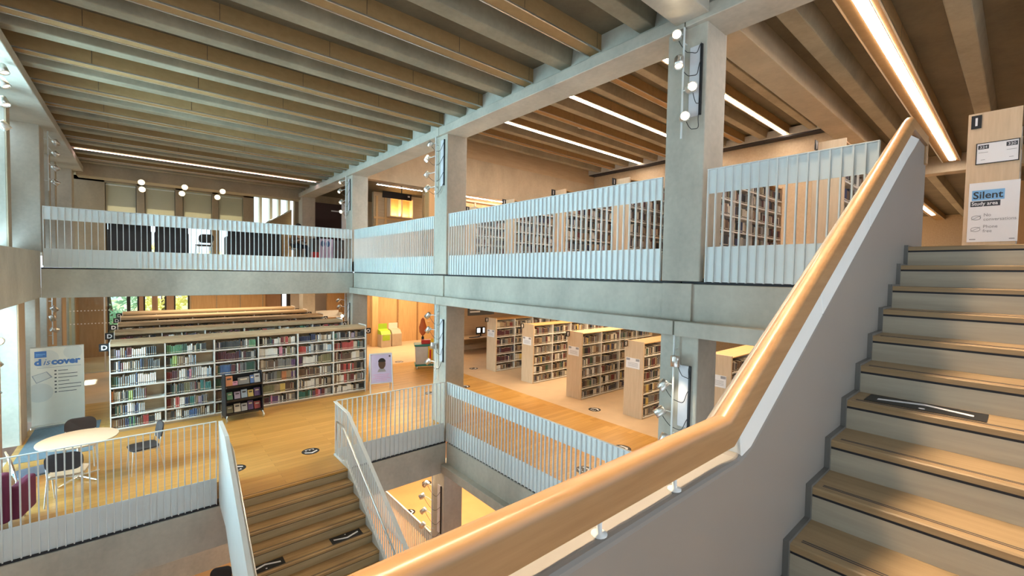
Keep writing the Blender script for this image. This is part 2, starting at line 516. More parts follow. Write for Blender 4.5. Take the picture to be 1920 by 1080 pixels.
# ------------------------------------------------------------------ main beams carrying the ribs
def main_beam(name, y0, y1):
    b = MB()
    b.box(5.50, 6.10, y0, y1, 7.06, 7.245)
    b.box(5.65, 6.05, y0, y1, 7.245, 7.95)
    return struct(name, b, 'concrete', 0.012)
for ya, yb in ((-4.0, 3.02), (3.035, 9.30), (9.315, 15.5), (15.515, 22.6)):
    main_beam('beam_main', ya, yb)
b = MB(); b.box(-2.40, -1.56, -4.0, 22.6, 7.06, 7.245); b.box(-2.40, -1.75, -4.0, 22.6, 7.245, 7.95); struct('beam_main_window_side', b, 'concrete', 0.012)
# cross beams along X on the column line nearest the stair
b = MB(); b.box(-1.75, 5.50, 2.70, 3.15, 7.12, 7.62); struct('beam_cross', b, 'concrete', 0.012)
b = MB(); b.box(6.10, 19.0, 2.66, 3.12, 7.18, 9.6); struct('beam_cross_stair_side', b, 'concrete_tan', 0.012)
b = MB(); b.box(-1.75, 5.65, 21.7, 22.4, 6.95, 7.62); struct('beam_cross_gallery', b, 'concrete_tan', 0.012)

# ------------------------------------------------------------------ ceilings
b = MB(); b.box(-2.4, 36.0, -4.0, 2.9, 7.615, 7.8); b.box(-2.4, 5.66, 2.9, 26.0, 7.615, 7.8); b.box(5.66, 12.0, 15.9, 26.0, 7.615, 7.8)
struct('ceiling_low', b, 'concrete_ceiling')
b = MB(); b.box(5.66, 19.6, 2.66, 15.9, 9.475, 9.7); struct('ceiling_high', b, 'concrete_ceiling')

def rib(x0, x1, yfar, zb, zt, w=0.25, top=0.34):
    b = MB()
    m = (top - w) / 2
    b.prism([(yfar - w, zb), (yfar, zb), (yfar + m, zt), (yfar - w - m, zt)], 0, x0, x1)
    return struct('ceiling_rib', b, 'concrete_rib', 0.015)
def trough(x0, x1, yfar, zb, zt, w=0.24):
    """timber-lined service box with two bright metal edges"""
    b = MB()
    b.box(x0, x1, yfar - w, yfar, zb + 0.012, zt)
    b.mat(1); b.box(x0, x1, yfar - w - 0.002, yfar - w + 0.02, zb, zb + 0.022); b.box(x0, x1, yfar - 0.02, yfar + 0.002, zb, zb + 0.022)
    b.mat(2)
    x = x0 + 1.1
    while x < x1:                                           # joints between the boards
        b.box(x, x + 0.006, yfar - w - 0.0015, yfar - w, zb + 0.03, zt)
        x += 1.55
    return struct('ceiling_trough', b, ['acoustic_board', 'brushed_metal', 'shadow_gap'])
def led(x0, x1, yc, z, mat, label, w=0.075, group='ceiling light strips'):
    o = thing('light_strip', label, 'strip light', ((x0 + x1) / 2, yc, z), 0, None)
    off = ((x0 + x1) / 2, yc, z)
    b = MB(off); b.box(x0, x1, yc - w / 2, yc + w / 2, z - 0.012, z - 0.002); b.build('diffuser', mat, o)
    b = MB(off); b.box(x0 - 0.02, x1 + 0.02, yc - w / 2 - 0.008, yc - w / 2, z - 0.014, z); b.box(x0 - 0.02, x1 + 0.02, yc + w / 2, yc + w / 2 + 0.008, z - 0.014, z)
    b.build('housing', 'white_steel', o)
    return o
ZLO = 7.345
for k in range(-3, 10):
    y = 7.02 + 1.6 * k
    if not 2.5 < y < 3.3:
        rib(-1.76, 5.66, y, ZLO, 7.62)
for k in range(-5, 9):
    y = 7.97 + 1.6 * k
    if 2.5 < y < 3.4: continue
    if k == 7:
        trough(-1.76, 5.66, 19.05, ZLO, 7.62); continue
    trough(-1.76, 5.66 if y > 2 else 5.66, y, ZLO, 7.62)
led(-1.55, 5.45, 18.93, ZLO, 'led_pink', 'pink-white light strip crossing the ceiling above the far gallery', 0.085)
# low ceiling over the stair, running on past the void
for y in (2.33, 0.80, -0.8, -2.4):
    rib(6.06, 19.0, y, ZLO, 7.62, 0.24, 0.36)
for y in (1.72, -0.05, -1.65):
    trough(6.06, 18.6, y, ZLO, 7.62, 0.40)
led(6.1, 18.3, 1.48, ZLO, 'led', 'broad white light strip on the ceiling above the oak stair', 0.135)
b = MB(); b.box(18.7, 19.2, -4.0, 2.66, 7.08, 7.62); struct('beam_far_bay', b, 'concrete_tan', 0.012)
for y in (2.3, 0.8): rib(19.2, 36.0, y, ZLO, 7.62, 0.24, 0.36)
trough(19.2, 36.0, 3.52, ZLO, 7.62, 0.44)
b = MB(); b.box(19.4, 36.0, 2.9, 9.0, 7.615, 7.8); struct('ceiling_far_bay', b, 'concrete_ceiling')
led(21.5, 33.0, 3.30, ZLO, 'led', 'light strip far off beyond the head of the stair', 0.16)
# tall ceiling over the upper book stacks
ZHI = 9.175
for y in (4.45, 6.12, 7.70, 9.25, 10.85, 12.35, 14.0):
    trough(6.06, 18.7, y, ZHI, 9.48, 0.24)
for y in (3.7, 5.25, 6.9, 8.45, 10.05, 11.6, 13.2, 14.9):
    rib(6.06, 18.7, y, ZHI, 9.48, 0.25)
led(6.3, 18.4, 6.0, ZHI, 'led_high', 'light strip above the upper stacks nearest the stair, passing behind the column', 0.11)
led(6.3, 18.4, 9.13, ZHI, 'led_high', 'light strip above the upper stacks, middle one of three', 0.11)
led(6.3, 18.4, 12.23, ZHI, 'led_high', 'light strip above the upper stacks nearest the end wall', 0.11)
b = MB(); b.box(18.5, 19.0, 3.12, 15.5, 9.13, 9.40); struct('beam_stack_ledge', b, 'concrete', 0.01)
b = MB(); b.box(18.55, 19.0, 3.12, 15.5, 9.09, 9.128); struct('trim_stack_gap', b, 'shadow_gap')
b = MB(); b.box(19.0, 19.4, 3.12, 15.9, L2F, 9.5); struct('wall_stacks_far', b, 'tan_board')

# ------------------------------------------------------------------ walls of the upper storey
b = MB()
b.box(6.14, 8.78, 15.5, 15.85, 7.085, 9.5)          # over the opening
b.box(8.78, 19.0, 15.5, 15.85, 7.085, 8.62)
b.mat(1); b.box(8.78, 19.0, 15.49, 15.85, 8.62, 9.5)
b.mat(0)
for x in (9.9, 11.1, 12.3, 13.5): b.box(x, x + 0.01, 15.495, 15.5, 7.1, 8.6)
struct('wall_stacks_end', b, ['concrete_tan', 'tan_board'])
b = MB(); b.box(8.76, 9.0, 15.5, 15.85, L2F, 7.085); struct('wall_pier', b, 'wall_oak')  # wall end lit orange, the warm light put in as oak colour
b = MB(); b.box(13.3, 19.0, 15.5, 15.85, L2F, 7.085); struct('wall_stacks_low', b, 'concrete_tan')
b = MB(); b.box(9.0, 13.3, 16.35, 16.5, L2F, 7.2); b.mat(1)
for x in (9.05, 10.25, 11.55, 12.9): b.box(x, x + 0.07, 16.28, 16.35, L2F, 7.0)
b.box(9.0, 13.3, 16.25, 16.35, 6.93, 7.0)
struct('wall_niche', b, ['wall_oak', 'birch'])
# rooms behind the gallery
b = MB(); b.box(8.6, 14.0, 20.6, 20.8, L2F, 7.6); b.mat(1); b.box(8.6, 14.0, 20.56, 20.6, 6.3, 6.4)
for x in (8.7, 9.15, 10.6, 11.9): b.box(x, x + 0.1, 20.55, 20.6, L2F, 7.4)
struct('wall_study_rooms', b, ['tan_board', 'wall_oak'])
b = MB(); b.box(7.2, 7.9, 20.9, 21.0, L2F, 6.9); struct('window_study_glazing', b, 'grey_plate')
b = MB(); b.box(5.9, 20.0, 24.0, 24.3, L2F, 7.62); struct('wall_gallery_corner', b, 'concrete_tan')
b = MB(); b.box(6.2, 8.25, 22.95, 23.02, L2F, 7.1); struct('door_1', b, 'door_red')
b = MB(); b.box(7.35, 7.85, 22.94, 22.95, 6.72, 6.78); b.build('door_notice', 'sign_white', bpy.data.objects['door_1'])

# ------------------------------------------------------------------ far end of the gallery: piers, blinds, windows
YB = 24.0
b = MB()
for x0, x1 in ((-2.4, -1.12), (-0.16, 0.10), (1.12, 1.38), (2.44, 2.68), (3.66, 4.1)):
    b.box(x0, x1, YB, YB + 0.35, L2F, 7.62)
b.box(-2.4, 4.1, YB, YB + 0.35, 7.10, 7.62)
struct('wall_gallery_back', b, 'concrete_tan', 0.01)
for i, (x0, x1) in enumerate(((-1.12, -0.16), (0.10, 1.12), (1.38, 2.44), (2.68, 3.66))):
    b = MB(); b.box(x0, x1, YB + 0.22, YB + 0.235, L2F, 7.1); w = struct('window_%d' % (i + 1), b, 'glass')
    b = MB(); b.box(x0, x1, YB + 0.18, YB + 0.26, L2F, L2F + 0.08); b.box(x0, x0 + 0.05, YB + 0.18, YB + 0.26, L2F, 7.1); b.box(x1 - 0.05, x1, YB + 0.18, YB + 0.26, L2F, 7.1)
    b.build('window_frame', 'frame_dark', w)
    bl = thing('roller_blind', ['cream roller blind nearest the window-side columns, upper gallery', 'cream roller blind, second along the gallery end wall',
                                'cream roller blind, third along the gallery end wall', 'cream roller blind nearest the bright corner windows, upper gallery'][i], 'blind', ((x0 + x1) / 2, YB + 0.1, 5.5))
    of = ((x0 + x1) / 2, YB + 0.1, 5.5)
    b = MB(of); b.box(x0 + 0.02, x1 - 0.02, YB + 0.095, YB + 0.10, 5.55, 7.03); b.build('fabric', 'blind', bl)
    b = MB(of); b.tube([(x0 + 0.02, YB + 0.1, 7.05), (x1 - 0.02, YB + 0.1, 7.05)], 0.035, 10); b.build('roller', 'white_steel', bl)
    b = MB(of); b.box(x0 + 0.02, x1 - 0.02, YB + 0.085, YB + 0.11, 5.52, 5.55); b.build('hem_bar', 'white_steel', bl)
# tall bright windows behind the stair in the corner
b = MB()
for x in (4.1, 4.62, 5.1, 5.5, 5.95):
    b.box(x, x + 0.12, 25.6, 26.0, L2F, 7.62)
struct('wall_gallery_fins', b, 'white_steel', 0.01)
b = MB(); b.box(4.1, 6.2, 25.9, 25.915, L2F, 7.62); struct('window_5', b, 'glass')
b = MB(); b.prism([(4.3, 5.75), (5.9, 6.75), (5.9, 6.95), (4.3, 5.95)], 1, 24.6, 24.66)
b2 = MB()
st = thing('stair_balustrade', 'pale sloping stair balustrade in front of the bright corner windows', 'balustrade', (5.1, 24.6, L2F))
b = MB((5.1, 24.6, L2F)); b.prism([(4.2, L2F), (5.9, L2F), (5.9, 6.75), (4.2, 5.65)], 1, 24.6, 24.66); b.build('panel', 'tan_board', st)
b = MB((5.1, 24.6, L2F)); b.tube([(4.2, 24.63, 5.69), (5.9, 24.63, 6.79)], 0.035); b.build('handrail', 'white_steel', st)

# ------------------------------------------------------------------ window side: fins and glazing
def fins(name, spans, x0, x1, z0, z1, mat, edge):
    for ya, yb in spans:
        b = MB(); b.box(x0, x1, ya, yb, z0, z1); b.mat(1); b.box(x1, x1 + 0.025, ya, yb, z0, z1)
        o = struct(name, b, [mat, edge], 0.006)
fins('wall_fin_middle', ((5.0, 5.5), (7.4, 7.9), (10.6, 11.75), (13.35, 13.95), (16.95, 18.45), (19.7, 20.6), (23.2, 24.3)), -2.42, -1.97, 0.0, 2.98, 'concrete', 'fin_timber')
fins('wall_fin_upper', ((4.5, 4.8), (6.8, 7.1), (12.2, 12.5), (13.6, 13.9), (17.6, 17.8), (19.0, 19.2), (20.2, 20.4)), -2.62, -2.12, L2F, 7.06, 'concrete', 'concrete_tan')
for i, (z0, z1) in enumerate(((0.0, 2.98), (L2F, 7.06))):
    b = MB(); b.box(-2.60, -2.585, -4.0, 24.0, z0, z1); w = struct('window_%d' % (6 + i), b, 'glass')
    b = MB()
    for y in range(-3, 24, 3): b.box(-2.63, -2.56, y, y + 0.06, z0, z1)
    b.build('window_frame', 'frame_dark', w)
# ------------------------------------------------------------------ far end of the main floor
YM = 24.5
b = MB()
b.box(-2.4, -1.12, YM, YM + 0.2, 0, 3.6); b.box(0.42, 0.5, YM - 0.05, YM + 0.25, 0, 3.6)
for x0, x1 in ((-0.12, 0.02), (0.30, 0.44), (0.80, 1.06), (1.62, 20.0)):
    b.box(x0, x1, YM, YM + 0.2, 0, 3.6)
struct('wall_main_back', b, 'fin_timber')
for i, (x0, x1) in enumerate(((-1.12, -0.46), (-0.46, -0.12), (0.02, 0.80), (1.06, 1.62))):
    b = MB(); b.box(x0, x1, YM + 0.09, YM + 0.105, 0, 3.6); w = struct('window_%d' % (8 + i), b, 'glass')
    b = MB(); b.box(x0, x0 + 0.06, YM + 0.05, YM + 0.15, 0, 3.6); b.box(x1 - 0.06, x1, YM + 0.05, YM + 0.15, 0, 3.6)
    if i in (1,): b.box(x0, x1, YM + 0.05, YM + 0.15, 1.75, 1.85)
    b.build('window_frame', 'frame_dark', w)
b = MB()
b.box(1.62, 4.65, YM - 0.14, YM - 0.02, 0, 2.62)
b.mat(1)
for x in (1.62, 2.6, 3.55, 4.5): b.box(x, x + 0.05, YM - 0.16, YM - 0.14, 0, 2.62)
b.box(1.62, 4.65, YM - 0.16, YM - 0.14, 2.56, 2.62)
struct('wall_oak_lining', b, ['wall_oak', 'tan_board'])
b = MB(); b.box(5.42, 5.62, YM - 0.02, YM + 0.01, 0, 3.0); w = struct('window_12', b, 'screen_glow')
b = MB(); b.box(5.62, 5.80, YM - 0.06, YM, 0, 3.0); b.box(5.38, 5.42, YM - 0.06, YM, 0, 3.0); b.build('window_frame', 'frame_dark', w)
b = MB(); b.box(5.80, 6.40, YM - 0.05, YM, 0, 3.0); b.box(7.0, 7.6, YM - 0.05, YM, 0, 3.0); struct('wall_cream_panels', b, 'banner_cream')
# oak wall with doors by the bins
b = MB(); b.box(8.15, 17.0, 21.3, 21.5, 0, 3.6)
b.mat(1)
for x in (9.05, 10.2, 11.35, 12.55): b.box(x, x + 0.08, 21.26, 21.3, 0, 2.6)
b.box(9.05, 12.6, 21.26, 21.3, 2.5, 2.6)
struct('wall_oak_doors', b, ['wall_oak', 'oak'])
b = MB(); b.box(8.55, 8.86, 20.55, 20.9, 0, 3.6); struct('column_oak', b, 'wall_oak', 0.01)
b = MB(); b.box(11.43, 12.55, 21.27, 21.298, 0, 2.45); d = struct('door_2', b, 'wall_oak')
b = MB(); b.tube([(12.0, 21.26, 1.0), (12.0, 21.22, 1.0), (12.12, 21.22, 1.0)], 0.012); b.build('door_handle', 'brushed_metal', d)
b = MB(); b.box(7.2, 8.15, 23.0, 23.2, 0, 2.55); struct('wall_corner_oak', b, 'wall_oak')
# pale wall beyond the stacks with the catalogue desk
b = MB(); b.box(10.6, 20.0, 17.3, 17.5, 0, 3.6); struct('wall_catalogue', b, 'birch_flat')
b = MB(); b.box(20.0, 20.2, -4.0, 26.0, -0.3, 3.74); struct('wall_main_far', b, 'tan_board')
# outer shell behind the camera keeps the light in
b = MB(); b.box(-2.4, 8.0, -4.2, -4.0, -4.3, 2.2); struct('wall_stair', b, 'concrete')
b = MB(); b.box(8.0, 36.0, -4.2, -4.0, -4.3, 7.8); struct('wall_stair_side', b, 'tan_board')
b = MB(); b.box(-3.2, -3.0, -4.0, 26, -4.3, -0.3); struct('wall_lower_window_side', b, 'concrete')
b = MB(); b.box(-2.4, -1.95, -4.0, 9.3, -0.5, 0.0); struct('beam_window_foot', b, 'concrete')
b = MB(); b.box(5.66, 6.0, 2.66, 15.9, 7.8, 9.7); struct('wall_stacks_upper', b, 'concrete_tan')
b = MB(); b.box(36.0, 36.3, -4.0, 26.0, L2F, 7.8); struct('wall_upper_far', b, 'tan_board')
b = MB(); b.box(24.0, 24.3, -1.5, 1.0, L2F, 7.4); struct('wall_upper_bay', b, 'wall_oak')

# ------------------------------------------------------------------ oak stair rising beside the camera
NX, DX, DZ = 5.06, 0.3087, 0.1689
SY0, SY1 = -1.45, 0.652
st = thing('staircase', 'pale oak stair with black-lined nosings climbing to the upper floor', 'staircase', (1.6, -0.4, 2.2))
so = (1.6, -0.4, 2.2)
def step_meshes():
    t = MB(); t.prism([(0.0, -0.034), (0.0, -0.006), (0.006, 0.0), (DX + 0.02, 0.0), (DX + 0.02, -0.034)], 1, SY0, SY1)
    g = MB()
    for a in (0.052, 0.068): g.box(a, a + 0.006, SY0 + 0.02, SY1 - 0.03, 0.0, 0.0012)
    n = MB(); n.box(0.006, 0.022, SY0, SY1, -0.048, -0.034)
    r = MB(); r.box(0.004, 0.024, SY0, SY1, -DZ, -0.048)
    return (t.data('tread', ['tread_oak']), g.data('anti_slip_groove', ['ink_dark']), n.data('nosing_strip', ['shadow_gap']), r.data('riser', ['riser_oak']))
tm, gm, nm, rm = step_meshes()
for k in range(11):
    loc = Vector((NX - DX * k, 0, L2F - DZ * k)) - Vector(so)
    t = link('tread', tm, st, loc=loc)
    link('anti_slip_groove', gm, t); link('nosing_strip', nm, t)
    link('riser', rm, st, loc=loc)
ZL = L2F - DZ * 11
b = MB(so); b.box(-2.0, NX - DX * 10 + 0.02, SY0, SY1, ZL - 0.2, ZL); b.build('landing', 'tread_oak', st)
b = MB(so); b.prism([(NX - DX * 10, ZL - 0.2), (NX + 0.0, L2F - 0.3), (NX + 0.0, L2F - 0.36), (NX - DX * 10, ZL - 0.3)], 1, SY0, SY1); b.build('soffit', 'white_steel', st)
# stepped skirting against the balustrade
pts = []
for k in range(11, -1, -1):
    x = NX - DX * k; z = L2F - DZ * k
    pts += [(x - 0.016, z - DZ + 0.014 if k < 11 else z + 0.016), (x - 0.016, z + 0.014)]
pts = [(-2.0, ZL + 0.016)] + pts[1:]
pts += [(5.6, L2F + 0.014), (5.6, L2F - 0.05), (NX, L2F - 0.3), (NX - DX * 11, ZL - 0.15), (-2.0, ZL - 0.15)]
b = MB(so); b.prism(pts, 1, SY1, 0.68); b.build('skirting', 'skirting_grey', st)

# closed steel balustrade with its oak handrail
bo = (1.7, 0.8, 2.2)
bal = thing('balustrade', 'white steel stair balustrade topped by a thick oak handrail', 'balustrade', bo)
KX = 1.80; KZ = EYE - 0.70; SL = 0.545
top_line = [(-2.0, KZ), (KX - 0.06, KZ), (KX + 0.05, KZ + 0.03), (5.62, KZ + SL * (5.62 - KX)), (6.04, KZ + SL * (5.62 - KX) - 0.02)]
low = [(6.04, L2F - 0.30), (NX, L2F - 0.55), (KX - 0.1, ZL - 0.42), (-2.0, ZL - 0.42)]
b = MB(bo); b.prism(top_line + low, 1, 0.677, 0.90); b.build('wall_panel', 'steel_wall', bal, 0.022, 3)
def rounded(w, h, r=0.03, n=4):
    """rounded bar section: flat foot, rounded shoulders"""
    p = [(-w / 2, 0), (w / 2, 0)]
    for cx, a0 in ((w / 2 - r, 0), (-w / 2 + r, 90)):
        for i in range(n + 1):
            a = R_(a0 + 90 * i / n); p.append((cx + r * math.cos(a), h - r + r * math.sin(a)))
    return p
HZ = EYE - 0.615
hp = [(-2.0, 0.69, HZ), (1.628, 0.69, HZ), (5.02, 0.69, HZ + 0.04 + 0.553 * 3.32), (5.12, 0.69, HZ + 0.04 + 0.553 * 3.40), (5.92, 0.69, HZ + 0.04 + 0.553 * 3.40 + 0.02)]
b = MB(bo); b.sweep(hp, rounded(0.075, 0.108, 0.030), (0, 1, 0)); b.build('handrail', 'oak', bal, sharp=26)
b = MB(bo); b.box(5.90, 5.965, 0.655, 0.725, HZ + 1.76, HZ + 2.045); b.build('handrail_end', 'oak', bal, 0.01)
for x in (-0.4, 0.55, 0.93, 1.32):
    if x == 0.55: continue
    b = MB(bo); b.lathe([(0.022, KZ), (0.022, KZ + 0.004), (0.0075, KZ + 0.006), (0.0085, HZ + 0.01)], (x, 0.712, 0), 14); b.build('handrail_bracket', 'white_steel', bal)
# upstand closing the gap between panel and handrail on the slope, in welded lengths
hb = lambda x: HZ + 0.553 * (x - 1.628) + 0.006
wt = lambda x: KZ + SL * (x - KX) - 0.03
xs = [1.77, 2.75, 3.75, 4.75, 5.55]
for xa, xb in zip(xs, xs[1:]):
    xa += 0.0015; xb -= 0.0015
    za, zb_ = min(hb(xa), hb(5.04)), min(hb(xb), hb(5.04) + 0.012)
    b = MB(bo)
    xm = [xa, 5.02, xb] if xa < 5.02 < xb else [xa, xb]
    up = [(x, min(hb(x), hb(5.05))) for x in xm]
    lo_ = [(x, wt(x)) for x in xm]
    vs = [(x, 0.678, z) for x, z in lo_] + [(x, 0.700, z) for x, z in up] + [(x, 0.80, z) for x, z in lo_] + [(x, 0.72, z) for x, z in up]
    n = len(xm); fs = []
    for q in range(n - 1):
        fs += [(q, q + 1, n + q + 1, n + q), (2 * n + q, 3 * n + q, 3 * n + q + 1, 2 * n + q + 1), (n + q, n + q + 1, 3 * n + q + 1, 3 * n + q), (q, 2 * n + q, 2 * n + q + 1, q + 1)]
    fs += [(0, n, 3 * n, 2 * n), (n - 1, 3 * n - 1, 4 * n - 1, 2 * n - 1)]
    b.add(vs, fs); b.build('upstand', 'white_steel', bal, 0.004)
# chevron sticker on the seventh step
def chevron_sheet(name, label, loc, rz, w, d, group=None, hw=0.8):
    o = thing(name, label, 'floor sign', loc, rz, group)
    b = MB(); b.box(-w / 2, w / 2, -d / 2, d / 2, 0, 0.002); b.build('sheet', 'sign_black', o)
    h = w * hw / 2
    b = MB(); b.prism([(-h, -d * 0.16), (0, d * 0.16), (h, -d * 0.16), (h, d * 0.02), (0, d * 0.36), (-h, d * 0.02)], 2, 0.002, 0.003); b.build('chevron', 'sign_white', o)
    b = MB(); b.disc((0, -d * 0.30), d * 0.07, d * 0.07, 0.002, 0.003, 10); b.build('dot', 'sign_white', o)
    return o
k = 6
zt = L2F - DZ * k + 0.0012
chevron_sheet('step_sign', 'black step sticker with a bent white bar on the pale ascending stair', (NX - DX * k + 0.19, 0.34, zt), R_(-90), 0.50, 0.20)

# ------------------------------------------------------------------ slatted white railings
def railing(name, label, axis, c, a0, a1, zb, zt, bands, pitch, side, ptop=0.012, depth=0.036, fin=0.014, mat='white_steel'):
    """axis 0: runs along X at y=c, axis 1: along Y at x=c; side = +-1, the side of the sheets, away from the void"""
    mid = (a0 + a1) / 2
    loc = (mid, c, zb) if axis == 0 else (c, mid, zb)
    o = thing(name, label, 'railing', loc)
    def bx(b, u0, u1, w0, w1, z0, z1):
        return b.box(u0, u1, w0, w1, z0, z1) if axis == 0 else b.box(w0, w1, u0, u1, z0, z1)
    b = MB(loc); bx(b, a0, a1, c - depth / 2 - 0.004, c + depth / 2 + 0.004, zt - ptop, zt); b.build('top_rail', mat, o, 0.003)
    for nm_, z0, z1 in bands:
        b = MB(loc); e = c + side * depth / 2
        bx(b, a0, a1, e - side * 0.006, e, z0, z1); b.build(nm_, 'sheet_steel', o)
    n = max(2, int(round((a1 - a0) / pitch)))
    b = MB()
    if axis == 0: b.box(-fin / 2, fin / 2, -depth / 2, depth / 2 - side * 0.0, 0, zt - ptop - zb)
    else: b.box(-depth / 2, depth / 2, -fin / 2, fin / 2, 0, zt - ptop - zb)
    me = b.data('baluster', [mat])
    for i in range(n + 1):
        u = a0 + 0.01 + (a1 - a0 - 0.02) * i / n
        link('baluster', me, o, loc=((u - mid, 0, 0) if axis == 0 else (0, u - mid, 0)))
    return o
UB = (('top_panel', 4.845, 5.148), ('bottom_panel', 3.70, 4.155))
railing('railing', 'white slatted railing on the upper floor beside the oak handrail, nearest the stair', 1, 5.61, 0.97, 2.70, 3.695, 5.160, UB, 0.1045, 1)
railing('railing', 'longest-looking white slatted railing on the upper floor between two lamp-hung columns', 1, 5.61, 3.34, 8.95, 3.695, 5.160, UB, 0.105, 1)
railing('railing', 'white slatted upper railing between the middle column and the gallery corner', 1, 5.61, 9.64, 15.06, 3.695, 5.160, UB, 0.105, 1)
railing('railing', 'white slatted railing along the far gallery in front of dark desks', 0, 15.145, -1.80, 5.56, 3.695, 5.160, UB, 0.118, 1)
LB = (('bottom_panel', -0.37, 0.09),)
railing('railing', 'white bar railing on the main floor in front of the round table', 0, 8.99, -1.96, 0.96, -0.37, 1.10, LB, 0.089, 1)
railing('railing', 'white bar railing on the main floor between stair head and lamp-hung column', 0, 8.99, 3.0, 5.56, -0.37, 1.10, LB, 0.1075, 1)
LB2 = (('top_panel', 0.785, 1.088), ('bottom_panel', -0.37, 0.09))
railing('railing', 'white slatted railing on the main floor along the void beside the oak walkway', 1, 5.61, 3.34, 8.95, -0.37, 1.10, LB2, 0.105, 1)
railing('railing', 'white slatted railing down on the lower floor seen through the void', 1, 5.61, 9.66, 14.2, L0F - 0.37, L0F + 1.10, (('top_panel', L0F + 0.785, L0F + 1.088), ('bottom_panel', L0F - 0.37, L0F + 0.09)), 0.105, 1)

# ------------------------------------------------------------------ stair going down through the void
PY, TY, TZ = 8.14, 0.29, 0.168
SX0, SX1 = 1.04, 2.93
lo = (2.0, 8.14, 0)
ls = thing('staircase', 'wide wooden stair going down from the main floor between white railings', 'staircase', lo)
t = MB(); t.prism([(0.0, -0.034), (0.0, 0.0), (TY + 0.02, 0.0), (TY + 0.02, -0.034)], 0, SX0 - lo[0], SX1 - lo[0])
tm = t.data('tread', ['tread_lower'])
g = MB()
for a in (0.045, 0.062): g.box(SX0 + 0.02 - lo[0], SX1 - 0.02 - lo[0], a, a + 0.007, 0, 0.0012)
gm = g.data('anti_slip_groove', ['ink_dark'])
n = MB(); n.box(SX0 - lo[0], SX1 - lo[0], 0.006, 0.022, -0.046, -0.034); nm = n.data('nosing_strip', ['shadow_gap'])
r = MB(); r.box(SX0 - lo[0], SX1 - lo[0], 0.004, 0.024, -TZ, -0.046); rm = r.data('riser', ['riser_lower'])
for k in range(12):
    loc = (0, -TY * k, -TZ * k)
    if k: t = link('tread', tm, ls, loc=loc)
    else:
        b = MB(lo); b.box(SX0, SX1, PY, 8.97, -0.034, 0.0); t = b.build('tread', 'oak_floor', ls)
    if k: link('anti_slip_groove', gm, t); link('nosing_strip', nm, t)
    else:
        link('anti_slip_groove', gm, t); link('nosing_strip', nm, t)
    link('riser', rm, ls, loc=loc)
b = MB(lo); b.box(SX0, SX1, 3.2, PY - TY * 11, -TZ * 12 - 0.2, -TZ * 12); b.build('landing', 'tread_lower', ls)
# stringers with saw-tooth upper edge
def stringer(x0, x1, cut):
    pts = [(8.94, 0.035), (8.94, -0.36), (8.2, -0.42)]
    yb = PY - TY * 11.5
    pts += [(yb, -0.42 - TZ / TY * (8.2 - yb)), (yb, -TZ * 11.5 + 0.06)]
    pts += [(8.30, 0.13 if cut else 0.13), (8.36, 0.09), (8.5, 0.035)]
    b = MB(lo); b.prism(pts, 0, x0, x1)
    return b.build('stringer', 'white_steel', ls, 0.004)
stringer(0.985, 1.04, True); stringer(2.93, 2.985, True)

def stair_railing(label, x, side, y0, y1):
    """bars with a level start at the stair head, then falling with the steps"""
    o = thing('stair_railing', label, 'railing', (x, 8.5, 0))
    off = (x, 8.5, 0)
    s = TZ / TY
    yk = 8.20
    def zt(y): return 1.10 - 0.05 * (8.94 - y) / (8.94 - yk) if y > yk else 1.05 - s * (yk - y)
    def zb(y): return 0.03 if y > 8.45 else (0.10 if y > 8.3 else 0.12 - s * (8.3 - y))
    b = MB(off); b.sweep([(x, 8.965, 1.10), (x, yk + 0.03, 1.052), (x, yk - 0.05, 1.02), (x, y1, zt(y1))], [(-0.03, -0.012), (0.03, -0.012), (0.03, 0), (-0.03, 0)], (1, 0, 0), False); b.build('top_rail', 'white_steel', o)
    n = int((y0 - y1) / 0.082)
    for i in range(n):
        y = y0 - 0.015 - i * 0.082
        b = MB(off); b.box(x - 0.009, x + 0.009, y - 0.007, y + 0.007, zb(y), zt(y) - 0.012)
        b.build('baluster', 'white_steel', o)
    if side > 0:                                        # closed sheet on the outer face
        b = MB(off); b.prism([(8.95, zb(8.9) - 0.35), (8.95, 1.088), (yk, zt(yk) - 0.014), (y1, zt(y1) - 0.014), (y1, zb(y1) - 0.3), (8.3, -0.25)], 0, x - 0.030, x - 0.026); b.build('side_sheet', 'sheet_steel', o)
    # inner handrail on brackets
    xi = x + side * 0.085
    hz = lambda y: 0.80 if y > 8.25 else 0.80 - s * (8.25 - y)
    b = MB(off); b.tube([(xi, 8.62, 0.42), (xi, 8.62, 0.74), (xi, 8.58, 0.80), (xi, 8.30, 0.80), (xi, 8.2, 0.775), (xi, y1, hz(y1))], 0.019, 8); b.build('handrail', 'brushed_metal', o)
    y = 8.1
    while y > y1 + 0.2:
        b = MB(off); b.tube([(x + side * 0.02, y, hz(y) - 0.09), (xi, y, hz(y) - 0.06), (xi, y, hz(y))], 0.007, 6); b.build('bracket', 'brushed_metal', o)
        y -= 0.95
    return o
stair_railing('white barred railing down the stair, on the column side', 2.957, -1, 8.94, 5.0)
stair_railing('white barred railing down the stair, on the round table side', 1.012, 1, 8.94, 5.0)
chevron_sheet('step_sign', 'black step sticker on the descending stair, next to the column-side railing', (2.55, PY - TY * 4 + 0.165, -TZ * 4 + 0.0012), R_(180), 0.50, 0.19)
chevron_sheet('step_sign', 'black step sticker on the descending stair, next to the table-side railing', (1.36, PY - TY * 4 + 0.165, -TZ * 4 + 0.0012), R_(0), 0.50, 0.19)

